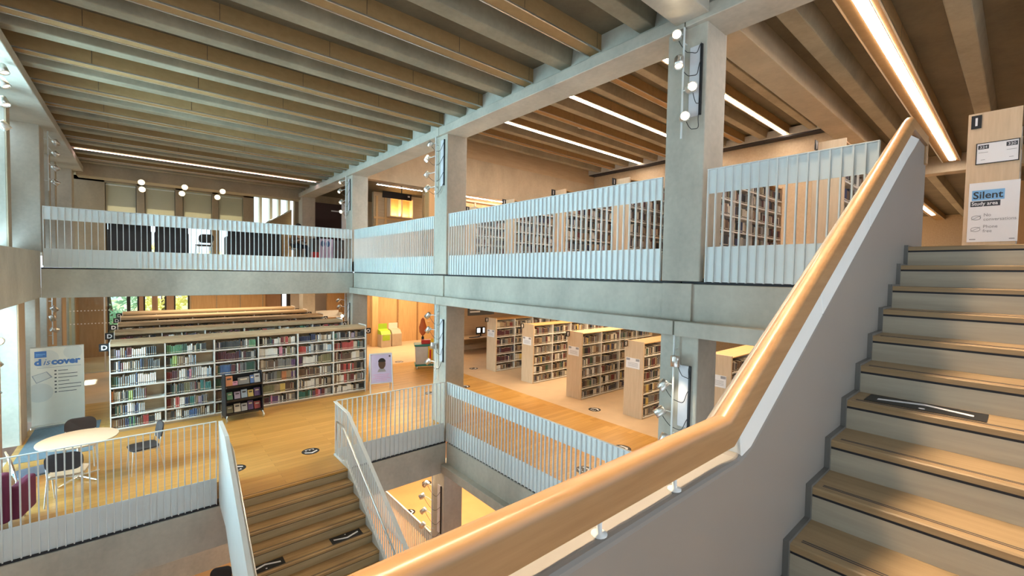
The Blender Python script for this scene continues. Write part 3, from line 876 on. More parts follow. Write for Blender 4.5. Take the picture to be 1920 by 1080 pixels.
# ------------------------------------------------------------------ round floor stickers
def disc_sign(label, loc, rz, r=0.17):
    o = thing('floor_sign', label, 'floor sign', loc, rz, None)
    b = MB(); b.disc((0, 0), r, r, 0, 0.002); b.build('disc', 'sign_black', o)
    h = r * 0.72
    b = MB(); b.prism([(-h, 0.0), (0, -r * 0.42), (h, 0.0), (h, -r * 0.30), (0, -r * 0.74), (-h, -r * 0.30)], 2, 0.002, 0.003); b.build('chevron', 'sign_white', o)
    b = MB()
    for a in (-0.42, 0.0, 0.42): b.disc((a * r, r * 0.36), r * 0.10, r * 0.10, 0.002, 0.003, 10)
    b.box(-r * 0.5, r * 0.5, r * 0.56, r * 0.64, 0.002, 0.003)
    b.build('markings', 'sign_white', o)
    return o
disc_sign('round black floor sticker with white chevron at the centre of the stair head', (2.62, 9.42, 0.0), 0)
disc_sign('round black floor sticker partly behind the stair railing on the table side', (1.30, 9.44, 0.0), R_(180))
disc_sign('round black floor sticker on pale floor in front of the second stack', (9.57, 7.59, 0.0), R_(90))
disc_sign('round black floor sticker on the oak walkway behind the void railing', (7.90, 5.50, 0.0), R_(60), 0.2)
disc_sign('round black floor sticker on pale floor before the catalogue desk', (9.83, 13.77, 0.0), R_(40))
disc_sign('round black floor sticker on pale floor between advertising stand and cleaning cart', (8.07, 16.6, 0.0), R_(0))
disc_sign('round black floor sticker just behind the middle column', (8.05, 11.75, 0.0), R_(90))
disc_sign('round black floor sticker seen through bars left of the middle column foot', (6.75, 11.75, 0.0), R_(30))
disc_sign('round black floor sticker low behind the slats of the void railing', (6.45, 5.33, 0.0), R_(60))
disc_sign('round black floor sticker on the lower floor beside the railing', (6.55, 12.6, L0F), R_(60))
disc_sign('round black floor sticker on the lower floor behind the spotlights', (7.95, 14.0, L0F), R_(60))

# ------------------------------------------------------------------ bookcases
def make_case(name, label, loc, nb, bw, depth, H, shelf_z, kind, group=None, sign=None, front_rows=None):
    """loc = foot of the front corner nearest the void; the front looks to -Y"""
    o = thing(name, label, 'bookcase', loc, 0, group)
    W = nb * bw
    endm, topm, board, back = {'white': ('shelf_white', 'tan_board', 'shelf_white', 'shelf_back'), 'birch': ('birch', 'wall_oak_flat', 'shelf_white', 'shelf_back')}[kind]
    et = 0.02 if kind == 'white' else 0.045
    for x in (0.0, W - et):
        b = MB(); b.box(x, x + et, 0, depth, 0, H + (0.0 if kind == 'birch' or x == 0.0 else 0.03)); b.build('end_panel', endm, o, 0.003, 1)
    b = MB()
    if kind == 'white':
        b.prism([(0.03, H - 0.10), (0.0, H - 0.09), (0.0, H - 0.03), (0.04, H), (depth - 0.04, H), (depth, H - 0.03), (depth, H - 0.09), (depth - 0.03, H - 0.10)], 0, et, W - et)
    else: b.box(et, W - et, 0.012, depth - 0.012, H - 0.055, H - 0.035)
    b.build('top_panel', topm, o)
    b = MB(); b.box(et, W - et, depth / 2 - 0.01, depth / 2 + 0.01, 0.02, H - 0.06 if kind == 'birch' else H - 0.10); b.build('back_panel', back if kind == 'birch' else 'tan_board', o)
    b = MB(); b.box(et, W - et, 0.03, depth - 0.03, 0.0, shelf_z[0] - 0.02); b.build('plinth', board if kind == 'birch' else 'tan_board', o)
    b = MB(); b.box(-0.012, 0.012, 0, depth, shelf_z[0] - 0.02, (H - 0.06) if kind == 'birch' else (H - 0.10)); um = b.data('upright', [board])
    for i in range(1, nb): link('upright', um, o, loc=(i * bw, 0, 0))
    b = MB(); b.box(0.013, bw - 0.013, 0.002, depth - 0.002, -0.022, 0.0); b.box(0.013, bw - 0.013, 0.0, 0.003, -0.03, 0.0); sm = b.data('shelf', [board])
    for zi, z in enumerate(shelf_z):
        if front_rows and zi < len(shelf_z) - front_rows: continue
        for i in range(nb): link('shelf', sm, o, loc=(i * bw, 0, z))
    return o

wood('wall_oak_flat', (0.52, 0.31, 0.13), (0.62, 0.39, 0.18), 0, 0.5, 1.6, 10)

# ------------------------------------------------------------------ books
PAL = {'k': ('black', (0.018, 0.018, 0.02)), 'c': ('charcoal', (0.06, 0.06, 0.064)), 'D': ('dark red', (0.148, 0.033, 0.033)), 'm': ('maroon', (0.089, 0.025, 0.033)),
       'r': ('red', (0.416, 0.077, 0.073)), 'o': ('orange', (0.547, 0.219, 0.094)), 't': ('tan', (0.336, 0.25, 0.164)), 'e': ('cream', (0.601, 0.546, 0.453)),
       'w': ('white', (0.696, 0.689, 0.665)), 'l': ('light grey', (0.44, 0.44, 0.44)), 'g': ('grey', (0.199, 0.195, 0.191)), 'n': ('navy', (0.038, 0.049, 0.108)),
       'b': ('blue', (0.084, 0.15, 0.322)), 's': ('pale blue', (0.349, 0.45, 0.551)), 'T': ('teal', (0.054, 0.187, 0.179)), 'f': ('dark green', (0.042, 0.092, 0.061)),
       'G': ('green', (0.118, 0.274, 0.157)), 'O': ('olive', (0.189, 0.174, 0.092)), 'y': ('yellow', (0.621, 0.465, 0.145)), 'B': ('brown', (0.137, 0.083, 0.055)),
       'p': ('purple', (0.127, 0.065, 0.158)), 'L': ('lilac', (0.396, 0.325, 0.419)), 'P': ('pink', (0.55, 0.238, 0.332)), 'i': ('lime', (0.353, 0.478, 0.158))}
KEYS = list(PAL)
for k_, (nm_, c_) in PAL.items(): plain('book_' + nm_.replace(' ', '_'), c_, 0.5, var=0.1, scale=9)
plain('book_pages', (0.66, 0.60, 0.49), 0.8)
plain('book_band_light', (0.62, 0.55, 0.42), 0.5)
plain('book_band_dark', (0.05, 0.04, 0.04), 0.5)

def book_shape(x, y, z, w, d, h, lean, zs=(0.0, 0.13, 0.2, 0.72, 0.84, 1.0)):
    """vertices and faces (with role 0 cover 1 pages 2 band) of one upright book; spine towards -Y"""
    sn, cs = math.sin(lean), math.cos(lean)
    vs = []
    for t in zs:
        for u, v in ((0, 0.012), (0.5, 0.0), (1, 0.012)):
            vs.append((u * w, v, t * h))
    n = len(vs)
    vs += [(0, d, 0), (w, d, 0), (w, d, h), (0, d, h)]
    fs = []
    for i in range(len(zs) - 1):
        role = 2 if i in (1, 3) and (i == 1 or h > 0.0) and i != 3 else 0
        if i == 3: role = 0
        for j in range(2): fs.append(((i * 3 + j, i * 3 + j + 1, (i + 1) * 3 + j + 1, (i + 1) * 3 + j), role))
    m = len(zs)
    fs.append((tuple([n] + [n + 3] + [(m - 1 - i) * 3 for i in range(m)]), 0))
    fs.append((tuple([n + 1] + [i * 3 + 2 for i in range(m)] + [n + 2]), 0))
    fs.append((((m - 1) * 3, (m - 1) * 3 + 1, (m - 1) * 3 + 2, n + 2, n + 3), 1))
    fs.append(((n, n + 1, n + 2, n + 3)[::-1], 1))
    fs.append(((0, n, n + 1, 2, 1), 0))
    out = []
    for (a, b_, c_) in vs:
        xx = a * cs + c_ * sn; zz = -a * sn * (1 if lean > 0 else 1) + c_ * cs
        if lean > 0: zz += w * sn
        out.append((x + xx, y + b_, z + zz))
    return out, fs

BOOKS = []      # every book: position, size, colour, lean, where it stands, weight in the picture
def fill(x0, x1, yf, z, hmax, rnd, spec, where, vis=1.0, dmax=0.25, full=0.88):
    """stand books from x0 to x1; spec = letters, a run of one letter is a set of like volumes"""
    x = x0 + 0.004; limit = x0 + (x1 - x0) * full; i = 0; runs = []
    while x < limit:
        c = spec[i % len(spec)] if spec else rnd.choice(KEYS)
        i += 1
        same = 1
        if spec:
            seg = (x1 - x0) * full / len(spec); end = x0 + seg * i
            bw_ = rnd.uniform(0.022, 0.042); bh = hmax * rnd.uniform(0.70, 0.95); bd = dmax * rnd.uniform(0.75, 1)
            while x + bw_ * 0.7 < end and x + bw_ < x1 - 0.005:
                cc = c if rnd.random() < 0.8 else rnd.choice('cgBknetDw')
                hh = bh * rnd.uniform(0.96, 1.0) if cc == c else hmax * rnd.uniform(0.65, 0.95)
                w_ = bw_ * rnd.uniform(0.9, 1.1)
                BOOKS.append(dict(x=x, y=yf, z=z, w=w_, d=bd, h=hh, c=cc, lean=0.0, where=where, vis=vis)); x += w_ + 0.001
            if i >= len(spec): break
        else:
            w_ = rnd.uniform(0.018, 0.048); hh = hmax * rnd.uniform(0.6, 0.95); ln = 0.0
            if x + w_ > x1 - 0.01: break
            BOOKS.append(dict(x=x, y=yf, z=z, w=w_, d=dmax * rnd.uniform(0.7, 1), h=hh, c=c, lean=ln, where=where, vis=vis)); x += w_ + 0.0015
            if rnd.random() < 0.06: x += rnd.uniform(0.03, 0.10)
    # a last leaning volume where there is room
    if x + 0.12 < x1 and rnd.random() < 0.5:
        hh = hmax * 0.8
        BOOKS.append(dict(x=x + 0.002, y=yf, z=z, w=0.025, d=dmax * 0.8, h=hh, c=rnd.choice('kBwDgn'), lean=-0.0, where=where, vis=vis))

# front bookcase on the main floor: colours of each shelf, from the top, bay by bay
LZ = [0.09, 0.375, 0.70, 1.035, 1.375, 1.69]
FRONT = [
    ['gLtDewwkc', 'cwetgBcg', 'fgglwww', 'otBcikgg', 'kfcnwlll', 'tBnGgrcw'],
    ['GGGfwwfc', 'cGiOtBtls', 'DmwwPglws', 'kfcOgtTT', 'DBrwnTtLg', 'gcwelbbgtw'],
    ['nkcccGG', 'mmmmmmcl', 'fbbDkgff', 'fccggbtk', 'BtDgcktw', 'Otgfkcnw'],
    ['kecfwlDrww', 'wwwwPmOg', 'etBBgggp', 'BlcgOotp', 'OOOtyBt', 'OmPpcklg'],
    ['nnnnnnwtew', 'rrslgcls', 'pwwwOOO', 'BBBBwg', 'wwwweBkt', 'TTfTprPDlg'],
    ['TskwwLtck', 'DrrrrreTg', 'gBBBBweg', 'cwDrrrBkg', 'BewrBDtgl', 'wwwwelk']]
rnd = random.Random(4)
fc = make_case('bookcase', 'long white six-bay bookcase, frontmost of its rows, with the black book trolley before it', (-0.58, 13.10, 0), 6, 0.973, 0.60, 2.05, LZ, 'white')
bayn = ['first', 'second', 'third', 'fourth', 'fifth', 'sixth']
for bi in range(6):
    for ri in range(6):
        z = LZ[5 - ri]; top = (LZ + [1.97])[6 - ri]
        fill(-0.58 + bi * 0.973 + 0.02, -0.58 + (bi + 1) * 0.973 - 0.015, 13.13, z + 0.001, top - z - 0.045, rnd, FRONT[bi][ri],
             ('%s shelf, %s bay, front white bookcase' % (ORD[ri], bayn[bi])), 1.0, 0.24, rnd.choice((0.62, 0.85, 0.92, 0.95)) if bi < 2 else 0.95)
rows = (15.17, 17.25, 19.35, 21.30)
rl = ('second from the front', 'third from the front', 'fourth from the front', 'hindmost of the rows')
for q, y in enumerate(rows):
    make_case('bookcase', 'long white bookcase with tan top, ' + rl[q], (-0.58, y, 0), 6, 0.973, 0.60, 2.05, LZ, 'white', front_rows=2)
    for bi in range(6):
        fill(-0.58 + bi * 0.973 + 0.02, -0.58 + (bi + 1) * 0.973 - 0.015, y + 0.03, LZ[5] + 0.001, 0.245, rnd, ''.join(rnd.choice('kDcBgwerGOntfmw') for _ in range(7)), 'top shelf of a rear white bookcase', 0.35, 0.24)

# birch-ended stacks on the main floor
BZ = [0.05, 0.335, 0.665, 0.995, 1.325, 1.66]
stk = ((4.05, 9.80, 'birch-ended stack nearest the oak handrail', 3), (6.29, 9.88, 'birch-ended stack just beside the nearest lower column', 4), (8.42, 9.94, 'birch-ended stack, second beyond the nearest lower column', 4),
       (10.67, 10.08, 'birch-ended stack, third beyond the nearest lower column', 4), (12.82, 10.17, 'birch-ended stack closest to the catalogue desk, holding maroon volumes', 4))
SPEC1 = ['etttD', 'mmmmmc', 'mwcgtc', 'mmmmmn', 'mmmmnc', 'wwtckk']
for q, (y, x, lab, nb) in enumerate(stk):
    make_case('bookcase', lab, (x, y, 0), nb, 0.95, 0.58, 2.03, BZ, 'birch')
    for bi in range(nb):
        for ri in range(6):
            z = BZ[5 - ri]; top = (BZ + [1.98])[6 - ri]
            sp = SPEC1[ri] if q == 4 and bi == 0 else ''.join(rnd.choice('ckBgtgwDcnOBfgtgBmeBtgkBey') for _ in range(rnd.choice((6, 9, 12))))
            vis = (1.0 if bi == 0 or (q in (1, 2, 3) and bi == 1) else 0.25)
            if q == 0: vis = 1.0 if bi < 1 else 0.1
            fill(x + bi * 0.95 + (0.05 if bi == 0 else 0.016), x + (bi + 1) * 0.95 - 0.016, y + 0.02, z + 0.001, top - z - 0.06, rnd, sp,
                 '%s shelf, %s bay, %s' % (ORD[ri], bayn[bi], ('stack by the handrail', 'stack beside the near column', 'second stack past the column', 'third stack past the column', 'stack near the desk')[q]), vis, 0.23, rnd.choice((0.8, 0.9, 0.97)))
# upper stacks
UZ = [0.05, 0.36, 0.70, 1.03, 1.36, 1.68]
ust = ((0.08, 8.90, 'upper birch bookcase end carrying the silent study notice at the stair head', 2), (1.98, 8.90, 'upper bookcase with wide birch end behind the railing beside the handrail', 3), (4.12, 8.90, 'upper bookcase full of books with a red edge, right behind the lamp-hung column', 4),
       (6.18, 8.90, 'upper birch-ended bookcase, nearest one behind the longest railing', 4), (8.25, 8.90, 'upper birch-ended bookcase, second behind the longest railing', 4), (10.53, 8.98, 'upper birch-ended bookcase, third behind the longest railing', 4), (12.70, 9.05, 'upper birch-ended bookcase, last before the lit niche', 3))
for q, (y, x, lab, nb) in enumerate(ust):
    uc = make_case('bookcase', lab, (x, y, L2F), nb, 0.95, 0.46 if q else 0.50, 2.05, UZ, 'birch')
    if q == 2:
        b = MB(); b.box(-0.02, 0.0, -0.02, 0.06, 0.25, 1.02); b.build('edge_panel', 'red', bpy.data.objects[uc.name])
    for bi in range(nb):
        for ri in range(6):
            if ri > 4: continue
            z = UZ[5 - ri]; top = (UZ + [2.0])[6 - ri]
            if q == 0: continue
            sp = ''.join(rnd.choice('cBgtweDcnOBtemklBekg') for _ in range(rnd.choice((6, 9, 12))))
            fill(x + bi * 0.95 + (0.05 if bi == 0 else 0.016), x + (bi + 1) * 0.95 - 0.016, y + 0.02, L2F + z + 0.001, top - z - 0.06, rnd, sp,
                 '%s shelf, %s bay, upper stack %s' % (ORD[ri], bayn[bi], ('', 'beside the handrail', 'behind the near column', 'first past the column', 'second past the column', 'third past the column', 'by the lit niche')[q]), 0.55 if (q == 2 and bi in (1, 2, 3)) or (q in (3, 4) and bi < 2) else 0.2, 0.20, rnd.choice((0.8, 0.9, 0.97)))

# the 300 that show largest are books of their own, the rest one mass
def weight(b_):
    dist = Vector((b_['x'], b_['y'], b_['z'] - EYE)).length
    return b_['w'] * b_['h'] / dist ** 2 * b_['vis']
ranked = sorted(BOOKS, key=weight, reverse=True)
single, rest = ranked[:296], ranked[296:]
sid = set(id(b_) for b_ in single)
count = {}
for b_ in BOOKS:                                     # number along each shelf
    count[b_['where']] = count.get(b_['where'], 0) + 1
    b_['n'] = count[b_['where']]
def book_mats(c): return ['book_' + PAL[c][0].replace(' ', '_'), 'book_pages', 'book_band_dark' if c in 'ewltsyoiLP' else 'book_band_light']
for b_ in single:
    vs, fs = book_shape(-b_['w'] / 2, 0, 0, b_['w'], b_['d'], b_['h'], b_['lean'])
    mb = MB()
    for f_, role in fs:
        mb.v = vs; mb.f.append(f_); mb.m.append(role); mb.sm.append(False)
    o = mb.build('book', book_mats(b_['c']))
    o.location = (b_['x'] + b_['w'] / 2, b_['y'], b_['z'])
    n_ = b_['n']
    tag(o, '%s book, %s on the %s' % (PAL[b_['c']][0], ORD[n_ - 1] if n_ <= len(ORD) else 'last', b_['where']), 'book', 'books on the library shelves')
mb = MB(); names = []; 
for k_ in KEYS: names.append('book_' + PAL[k_][0].replace(' ', '_'))
names += ['book_pages', 'book_band_light', 'book_band_dark']
for b_ in rest:
    vs, fs = book_shape(b_['x'], b_['y'], b_['z'], b_['w'], b_['d'], b_['h'], b_['lean'])
    base = len(mb.v); mb.v += vs
    for f_, role in fs:
        mb.f.append(tuple(base + i for i in f_)); mb.sm.append(False)
        mb.m.append(KEYS.index(b_['c']) if role == 0 else (len(KEYS) if role == 1 else (len(KEYS) + (2 if b_['c'] in 'ewltsyoiLP' else 1))))
tag(mb.build('book_rows', names), 'smaller rows of books filling the remaining library shelves', 'books', None, 'stuff')

# ------------------------------------------------------------------ signs on the stacks
def flag(label, loc, letter, w=0.17, h=0.17, group=None):
    o = thing('shelf_sign', label, 'sign', loc, 0, group)
    b = MB(); b.box(-w / 2, w / 2, -0.006, 0.006, 0, h); b.build('plate', 'sign_black', o)
    t_ = text('letter', letter, h * 0.85, 'sign_white', o, (0, -0.008, h * 0.2), FACE_NY, 0.001, 'CENTER', 1.0, 0.004)
    return o
for q, y in enumerate((13.1,) + rows):
    flag('black letter sign at the window end of the %s white bookcase' % ('frontmost', 'second', 'third', 'fourth', 'hindmost')[q], (-0.663, y + 0.05, 1.86), 'D', 0.17, 0.17)
    flag('black letter sign at the column end of the %s white bookcase' % ('frontmost', 'second', 'third', 'fourth', 'hindmost')[q], (5.34, y + 0.05, 1.80), 'O', 0.17, 0.17)
for q, (y, x, lab, nb) in enumerate(stk):
    flag('small black letter sign on the corner of the birch ' + ('stack nearest the oak handrail', 'stack beside the near column', 'stack second past the near column', 'stack third past the near column', 'stack closest to the desk')[q], (x - 0.07, y + 0.5, 1.86), 'E', 0.16, 0.16)
    pl = thing('end_plate', 'white guide plate on the end of the birch ' + ('stack nearest the oak handrail', 'stack beside the near column', 'stack second past the near column', 'stack third past the near column', 'stack closest to the desk')[q], 'sign', (x - 0.006, y + 0.31, 1.30))
    b = MB(); b.box(-0.006, 0.0055, -0.21, 0.21, 0, 0.27); b.build('plate', 'sign_white', pl)
    for y_ in (0.09, -0.20):
        b = MB(); b.box(-0.008, -0.006, y_, y_ + 0.11, 0.20, 0.26); b.build('number_patch', 'ink_grey', pl)
    b = MB()
    for z in (0.05, 0.08, 0.11, 0.14): b.box(-0.0075, -0.006, -0.16, 0.15, z, z + 0.008)
    b.build('printed_lines', 'ink_grey', pl)
for q, (y, x, lab, nb) in enumerate(ust):
    if q in (0,): continue
    flag('small black letter sign on the upper ' + ('', 'stack beside the handrail', 'stack behind the near column', 'stack first past the near column', 'stack second past the near column', 'stack third past the near column', 'stack before the lit niche')[q], (x - 0.07, y + 0.40, L2F + 1.90), 'I', 0.15, 0.17)
# stair-head bookcase end: letter, guide plate and the silent study notice
X = 8.90
sg = thing('shelf_sign', 'black sign with a white letter I at the top corner of the stair-head bookcase end', 'sign', (X - 0.008, 0.50, L2F + 1.84))
b = MB(); b.box(-0.008, 0.007, -0.05, 0.05, 0, 0.18); b.build('plate', 'sign_black', sg)
b = MB(); b.box(-0.010, -0.008, -0.011, 0.011, 0.035, 0.145); b.build('letter', 'sign_white', sg)
gp = thing('end_plate', 'framed white guide plate above the silent study notice', 'sign', (X - 0.01, 0.29, L2F + 1.34))
b = MB(); b.box(-0.010, 0.009, -0.20, -0.19, -0.005, 0.285); b.box(-0.010, 0.009, 0.19, 0.20, -0.005, 0.285); b.box(-0.010, 0.009, -0.19, 0.19, -0.005, 0.004); b.box(-0.010, 0.009, -0.19, 0.19, 0.276, 0.285); b.build('frame', 'frame_dark', gp)
b = MB(); b.box(-0.006, 0.008, -0.19, 0.19, 0.004, 0.276); b.build('sheet', 'sign_white', gp)
for yy, s_ in ((0.13, '324'), (-0.13, '320')):
    b = MB(); b.box(-0.0075, -0.006, yy - 0.05, yy + 0.05, 0.20, 0.255); b.build('number_patch', 'ink_dark', gp)
    text('number', s_, 0.05, 'sign_white', gp, (-0.008, yy, 0.21), FACE_NX, 0.0005, 'CENTER')
b = MB()
for yy in (0.13, -0.13): b.box(-0.0075, -0.006, yy - 0.045, yy + 0.045, 0.15, 0.156); b.box(-0.0075, -0.006, yy - 0.02, yy + 0.02, 0.05, 0.056)
b.build('printed_lines', 'ink_grey', gp)
sn = thing('study_notice', 'large white notice reading Silent Study area on the bookcase end at the stair head', 'notice', (X - 0.01, 0.30, L2F + 0.26))
b = MB(); b.box(-0.004, 0.009, -0.235, 0.235, 0, 0.82); b.build('sheet', 'sign_white', sn)
b = MB(); b.box(-0.006, -0.004, -0.10, 0.205, 0.575, 0.715); b.build('heading_patch', 'sky_blue', sn)
text('heading', 'Silent', 0.135, 'ink_dark', sn, (-0.007, 0.195, 0.60), FACE_NX, 0.0006, 'LEFT', 0.94, 0.002)
b = MB(); b.box(-0.006, -0.004, -0.065, 0.215, 0.490, 0.565); b.build('subheading_patch', 'ink_dark', sn)
text('subheading', 'Study area', 0.068, 'sign_white', sn, (-0.007, 0.205, 0.508), FACE_NX, 0.0006, 'LEFT', 0.86, 0.001)
text('line', 'No\nconversations', 0.060, 'ink_grey', sn, (-0.006, 0.085, 0.350), FACE_NX, 0.0006, 'LEFT', 0.9)
text('line', 'Phone\nfree', 0.060, 'ink_grey', sn, (-0.006, 0.085, 0.190), FACE_NX, 0.0006, 'LEFT', 0.9)
for z in (0.335, 0.175):
    b = MB(); b.tube([(-0.005, 0.155 + 0.045 * math.cos(a * 0.5236), z + 0.03 * math.sin(a * 0.5236)) for a in range(12)], 0.003, 4, True)
    b.tube([(-0.005, 0.20, z - 0.028), (-0.005, 0.11, z + 0.03)], 0.003, 4)
    b.build('icon', 'ink_grey', sn)
b = MB(); b.box(-0.0055, -0.004, 0.15, 0.21, 0.03, 0.042); b.box(-0.0055, -0.004, -0.21, -0.16, 0.03, 0.042); b.build('printed_lines', 'ink_grey', sn)

# ------------------------------------------------------------------ spotlight rigs on the columns
def spot_lamp(loc, aim, power, parent=None, ang=75, col=(1.0, 0.80, 0.54)):
    d = bpy.data.lights.new('spot', 'SPOT'); d.energy = power; d.color = col; d.spot_size = R_(ang); d.spot_blend = 0.6; d.shadow_soft_size = 0.04
    o = bpy.data.objects.new('spot', d); COL.objects.link(o)
    o.location = loc; o.rotation_euler = Vector(aim).to_track_quat('-Z', 'Y').to_euler()
    return o
def rig(label, x, s, pole_y, plate, pole, heads, power=60, group=None):
    """x = face of the column, s = side it hangs on (-1 towards the void); heads = (y, z, aim, lit)"""
    xp = x + s * 0.075
    base = (xp, pole_y, pole[0])
    o = thing('spotlight_rig', label, 'spotlight', base)
    b = MB(base); b.tube([(xp, pole_y, pole[0]), (xp, pole_y, pole[1])], 0.014, 10); b.build('pole', 'white_steel', o)
    b = MB(base)
    for z in (pole[0] + 0.25, pole[1] - 0.2): b.tube([(xp, pole_y, z), (x - s * 0.004, pole_y, z)], 0.010, 6)
    b.build('pole_bracket', 'white_steel', o)
    if plate:
        py, z0, z1 = plate
        b = MB(base); b.box(x - s * 0.003, x + s * 0.022, py - 0.07, py + 0.07, z0, z1); b.build('back_plate', 'grey_plate', o, 0.003)
        b = MB(base); b.box(x - s * 0.003, x + s * 0.030, py - 0.10, py - 0.072, z0, z1); b.build('cable_tray', 'black_paint', o, 0.003)
    for i, (y, z, aim, lit) in enumerate(heads):
        d = Vector(aim).normalized(); c = Vector((xp + s * 0.06, y, z))
        r = 0.062; L = 0.075
        up = d.orthogonal().normalized(); q = d.to_track_quat('Z', 'Y').to_matrix()
        b = MB(base); n = 16; prof = [(r * 0.55, -L), (r * 0.9, -L), (r, -L * 0.8), (r, L), (r * 0.86, L), (r * 0.82, L * 0.55), (0.02, L * 0.45)]
        vs = []; fs = []
        for rr, t in prof:
            for k in range(n):
                a = 2 * math.pi * k / n
                vs.append(c + q @ Vector((rr * math.cos(a), rr * math.sin(a), t)))
        for a_ in range(len(prof) - 1):
            for k in range(n): fs.append((a_ * n + k, a_ * n + (k + 1) % n, (a_ + 1) * n + (k + 1) % n, (a_ + 1) * n + k))
        fs.append(tuple(range(n)))
        b.add(vs, fs, True)
        h = b.build('lamp_head', 'brushed_metal', o)
        b = MB(base); vs = [c + q @ Vector((r * 0.80 * math.cos(2 * math.pi * k / n), r * 0.80 * math.sin(2 * math.pi * k / n), L * 0.62)) for k in range(n)]
        vs2 = [v + d * 0.012 for v in vs]
        b.add(vs + vs2, [tuple(range(n)), tuple(range(2 * n - 1, n - 1, -1))] + [(k, (k + 1) % n, n + (k + 1) % n, n + k) for k in range(n)])
        b.build('lens', 'lamp_glow' if lit > 1 else 'lamp_dim', h)
        b = MB(base); b.tube([c - d * L * 0.2, Vector((xp, (y + pole_y) / 2, z + 0.02)), (xp, pole_y, z + 0.02)], 0.009, 6)
        b.tube([c + up * (r + 0.004) - d * 0.02, c + up * (r + 0.004) + d * 0.04], 0.006, 5)
        b.build('arm', 'white_steel', h)
        if plate:
            py = plate[0] - 0.085; z2 = min(max(z - 0.05, plate[1] + 0.02), plate[2] - 0.02)
            pts = []
            for k in range(13):
                t = k / 12.0
                yy = (y - 0.0) * (1 - t) + py * t - 0.07 * math.sin(math.pi * t) ** 2 * (1 if t > 0.4 else 0.3)
                zz = (z - 0.05) * (1 - t) + (z2 + 0.03) * t - 0.17 * math.sin(math.pi * t)
                pts.append((x + s * (0.05 * (1 - t) + 0.03), yy, zz))
            b = MB(base); b.tube(pts, 0.005, 5); b.build('cable', 'cable', h)
        if power: spot_lamp(c + d * (L + 0.03), d, power * (1.0 if lit > 1 else 0.55), None, 80)
    return o
CX = 5.575
rig('spotlight rig with four lamps and looped cables high on the column beside the oak handrail', CX, -1, 3.03, (2.90, 5.88, 6.79), (5.60, 7.06),
    ((3.10, 6.96, (-0.9, -0.45, -0.2), 2), (3.06, 6.60, (-0.35, -0.2, -0.9), 1), (2.88, 6.21, (-0.8, -0.7, -0.1), 2), (2.96, 5.86, (-0.85, -0.6, -0.15), 2)), 15)
rig('spotlight rig with four lamps on the upper middle column, above the railing end', CX, -1, 9.43, (9.22, 5.85, 6.95), (5.58, 7.06),
    ((9.60, 6.90, (-0.5, 0.5, -0.9), 2), (9.75, 6.58, (-0.62, -0.16, -0.9), 1), (9.75, 6.19, (-0.5, 0.3, -0.8), 1), (9.73, 5.84, (-0.7, -0.1, -0.8), 1)), 210)
rig('spotlight rig with four lamps on the upper column at the gallery corner', CX, -1, 15.62, (15.45, 5.85, 6.95), (5.58, 7.06),
    ((15.95, 6.92, (-0.6, -0.2, -0.8), 1), (16.05, 6.60, (-0.6, -0.3, -0.7), 1), (15.9, 6.20, (-0.6, -0.3, -0.7), 1), (15.85, 5.84, (-0.7, -0.7, -0.2), 2)), 55)
rig('spotlight rig with four lamps on the lower column just above the oak handrail', 5.60, -1, 3.05, (2.93, 1.72, 2.56), (1.35, 2.965),
    ((2.99, 2.62, (-0.15, -0.1, -1), 1), (3.16, 2.26, (-0.5, 0.4, -0.75), 1), (3.20, 1.88, (-0.5, 0.5, -0.5), 2), (3.12, 1.52, (-0.5, 0.1, -0.8), 1)), 35)
rig('spotlight rig with four lamps on the middle lower column behind the railing corner', 5.60, -1, 9.36, (9.20, 1.55, 2.60), (1.10, 2.965),
    ((9.66, 2.66, (-0.5, 0.6, -0.75), 1), (9.64, 2.30, (-0.5, 0.35, -0.85), 1), (9.42, 1.93, (-0.2, 0.1, -1), 1), (9.63, 1.50, (-0.6, 0.5, -0.7), 1)), 45)
rig('spotlight rig with one glaring lamp on the column behind the white bookcases', 5.60, -1, 15.70, (15.5, 1.55, 2.60), (1.5, 2.965),
    ((16.2, 2.66, (-0.5, 0.6, -0.75), 1), (16.15, 2.42, (-0.5, 0.35, -0.85), 1), (15.74, 2.12, (-0.7, -0.75, -0.1), 2)), 40)
rig('spotlight rig on the lower floor column seen down through the void', 5.60, -1, 9.46, (9.22, -2.75, -1.55), (-3.0, -1.12),
    ((9.68, -1.66, (-0.4, 0.5, -0.7), 1), (9.86, -2.05, (-0.7, 0.3, -0.4), 1), (9.78, -2.40, (-0.6, 0.4, -0.6), 1), (9.82, -2.80, (-0.6, 0.3, -0.8), 1)), 0)
rig('spotlight rig on the window side at the picture edge, upper storey', -1.84, 1, 10.72, None, (5.8, 7.06),
    ((10.9, 7.22 - 0.28, (0.35, -0.3, -0.9), 1), (10.9, 6.72, (0.5, -0.2, -0.7), 1), (10.9, 6.42, (0.4, -0.3, -0.8), 1), (10.9, 6.03, (0.6, 0.2, -0.8), 1)), 100)
rig('spotlight rig on the window-side column at the gallery end', -1.83, 1, 15.75, None, (5.6, 7.06),
    ((16.55, 6.96, (0.5, 0.3, -0.8), 1), (16.5, 6.66, (0.6, 0.2, -0.7), 1), (16.4, 6.28, (0.6, 0.3, -0.7), 1), (16.35, 5.90, (0.7, 0.2, -0.5), 1)), 50)
rig('spotlight rig near the round table at the picture edge with a glaring lamp', -1.945, 1, 10.65, None, (1.3, 2.98),
    ((10.7, 2.52, (0.8, -0.7, -0.1), 2), (10.6, 2.17, (0.5, 0.2, -0.7), 1), (10.45, 1.74, (0.6, 0.1, -0.8), 1)), 45)
rig('spotlight rig on the window side behind the roll-up banner', -1.945, 1, 17.0, None, (1.6, 2.98),
    ((16.8, 2.58, (0.6, 0.3, -0.7), 1), (16.5, 2.36, (0.3, 0.1, -0.9), 1), (16.75, 2.02, (0.8, 0.4, -0.4), 1)), 40)
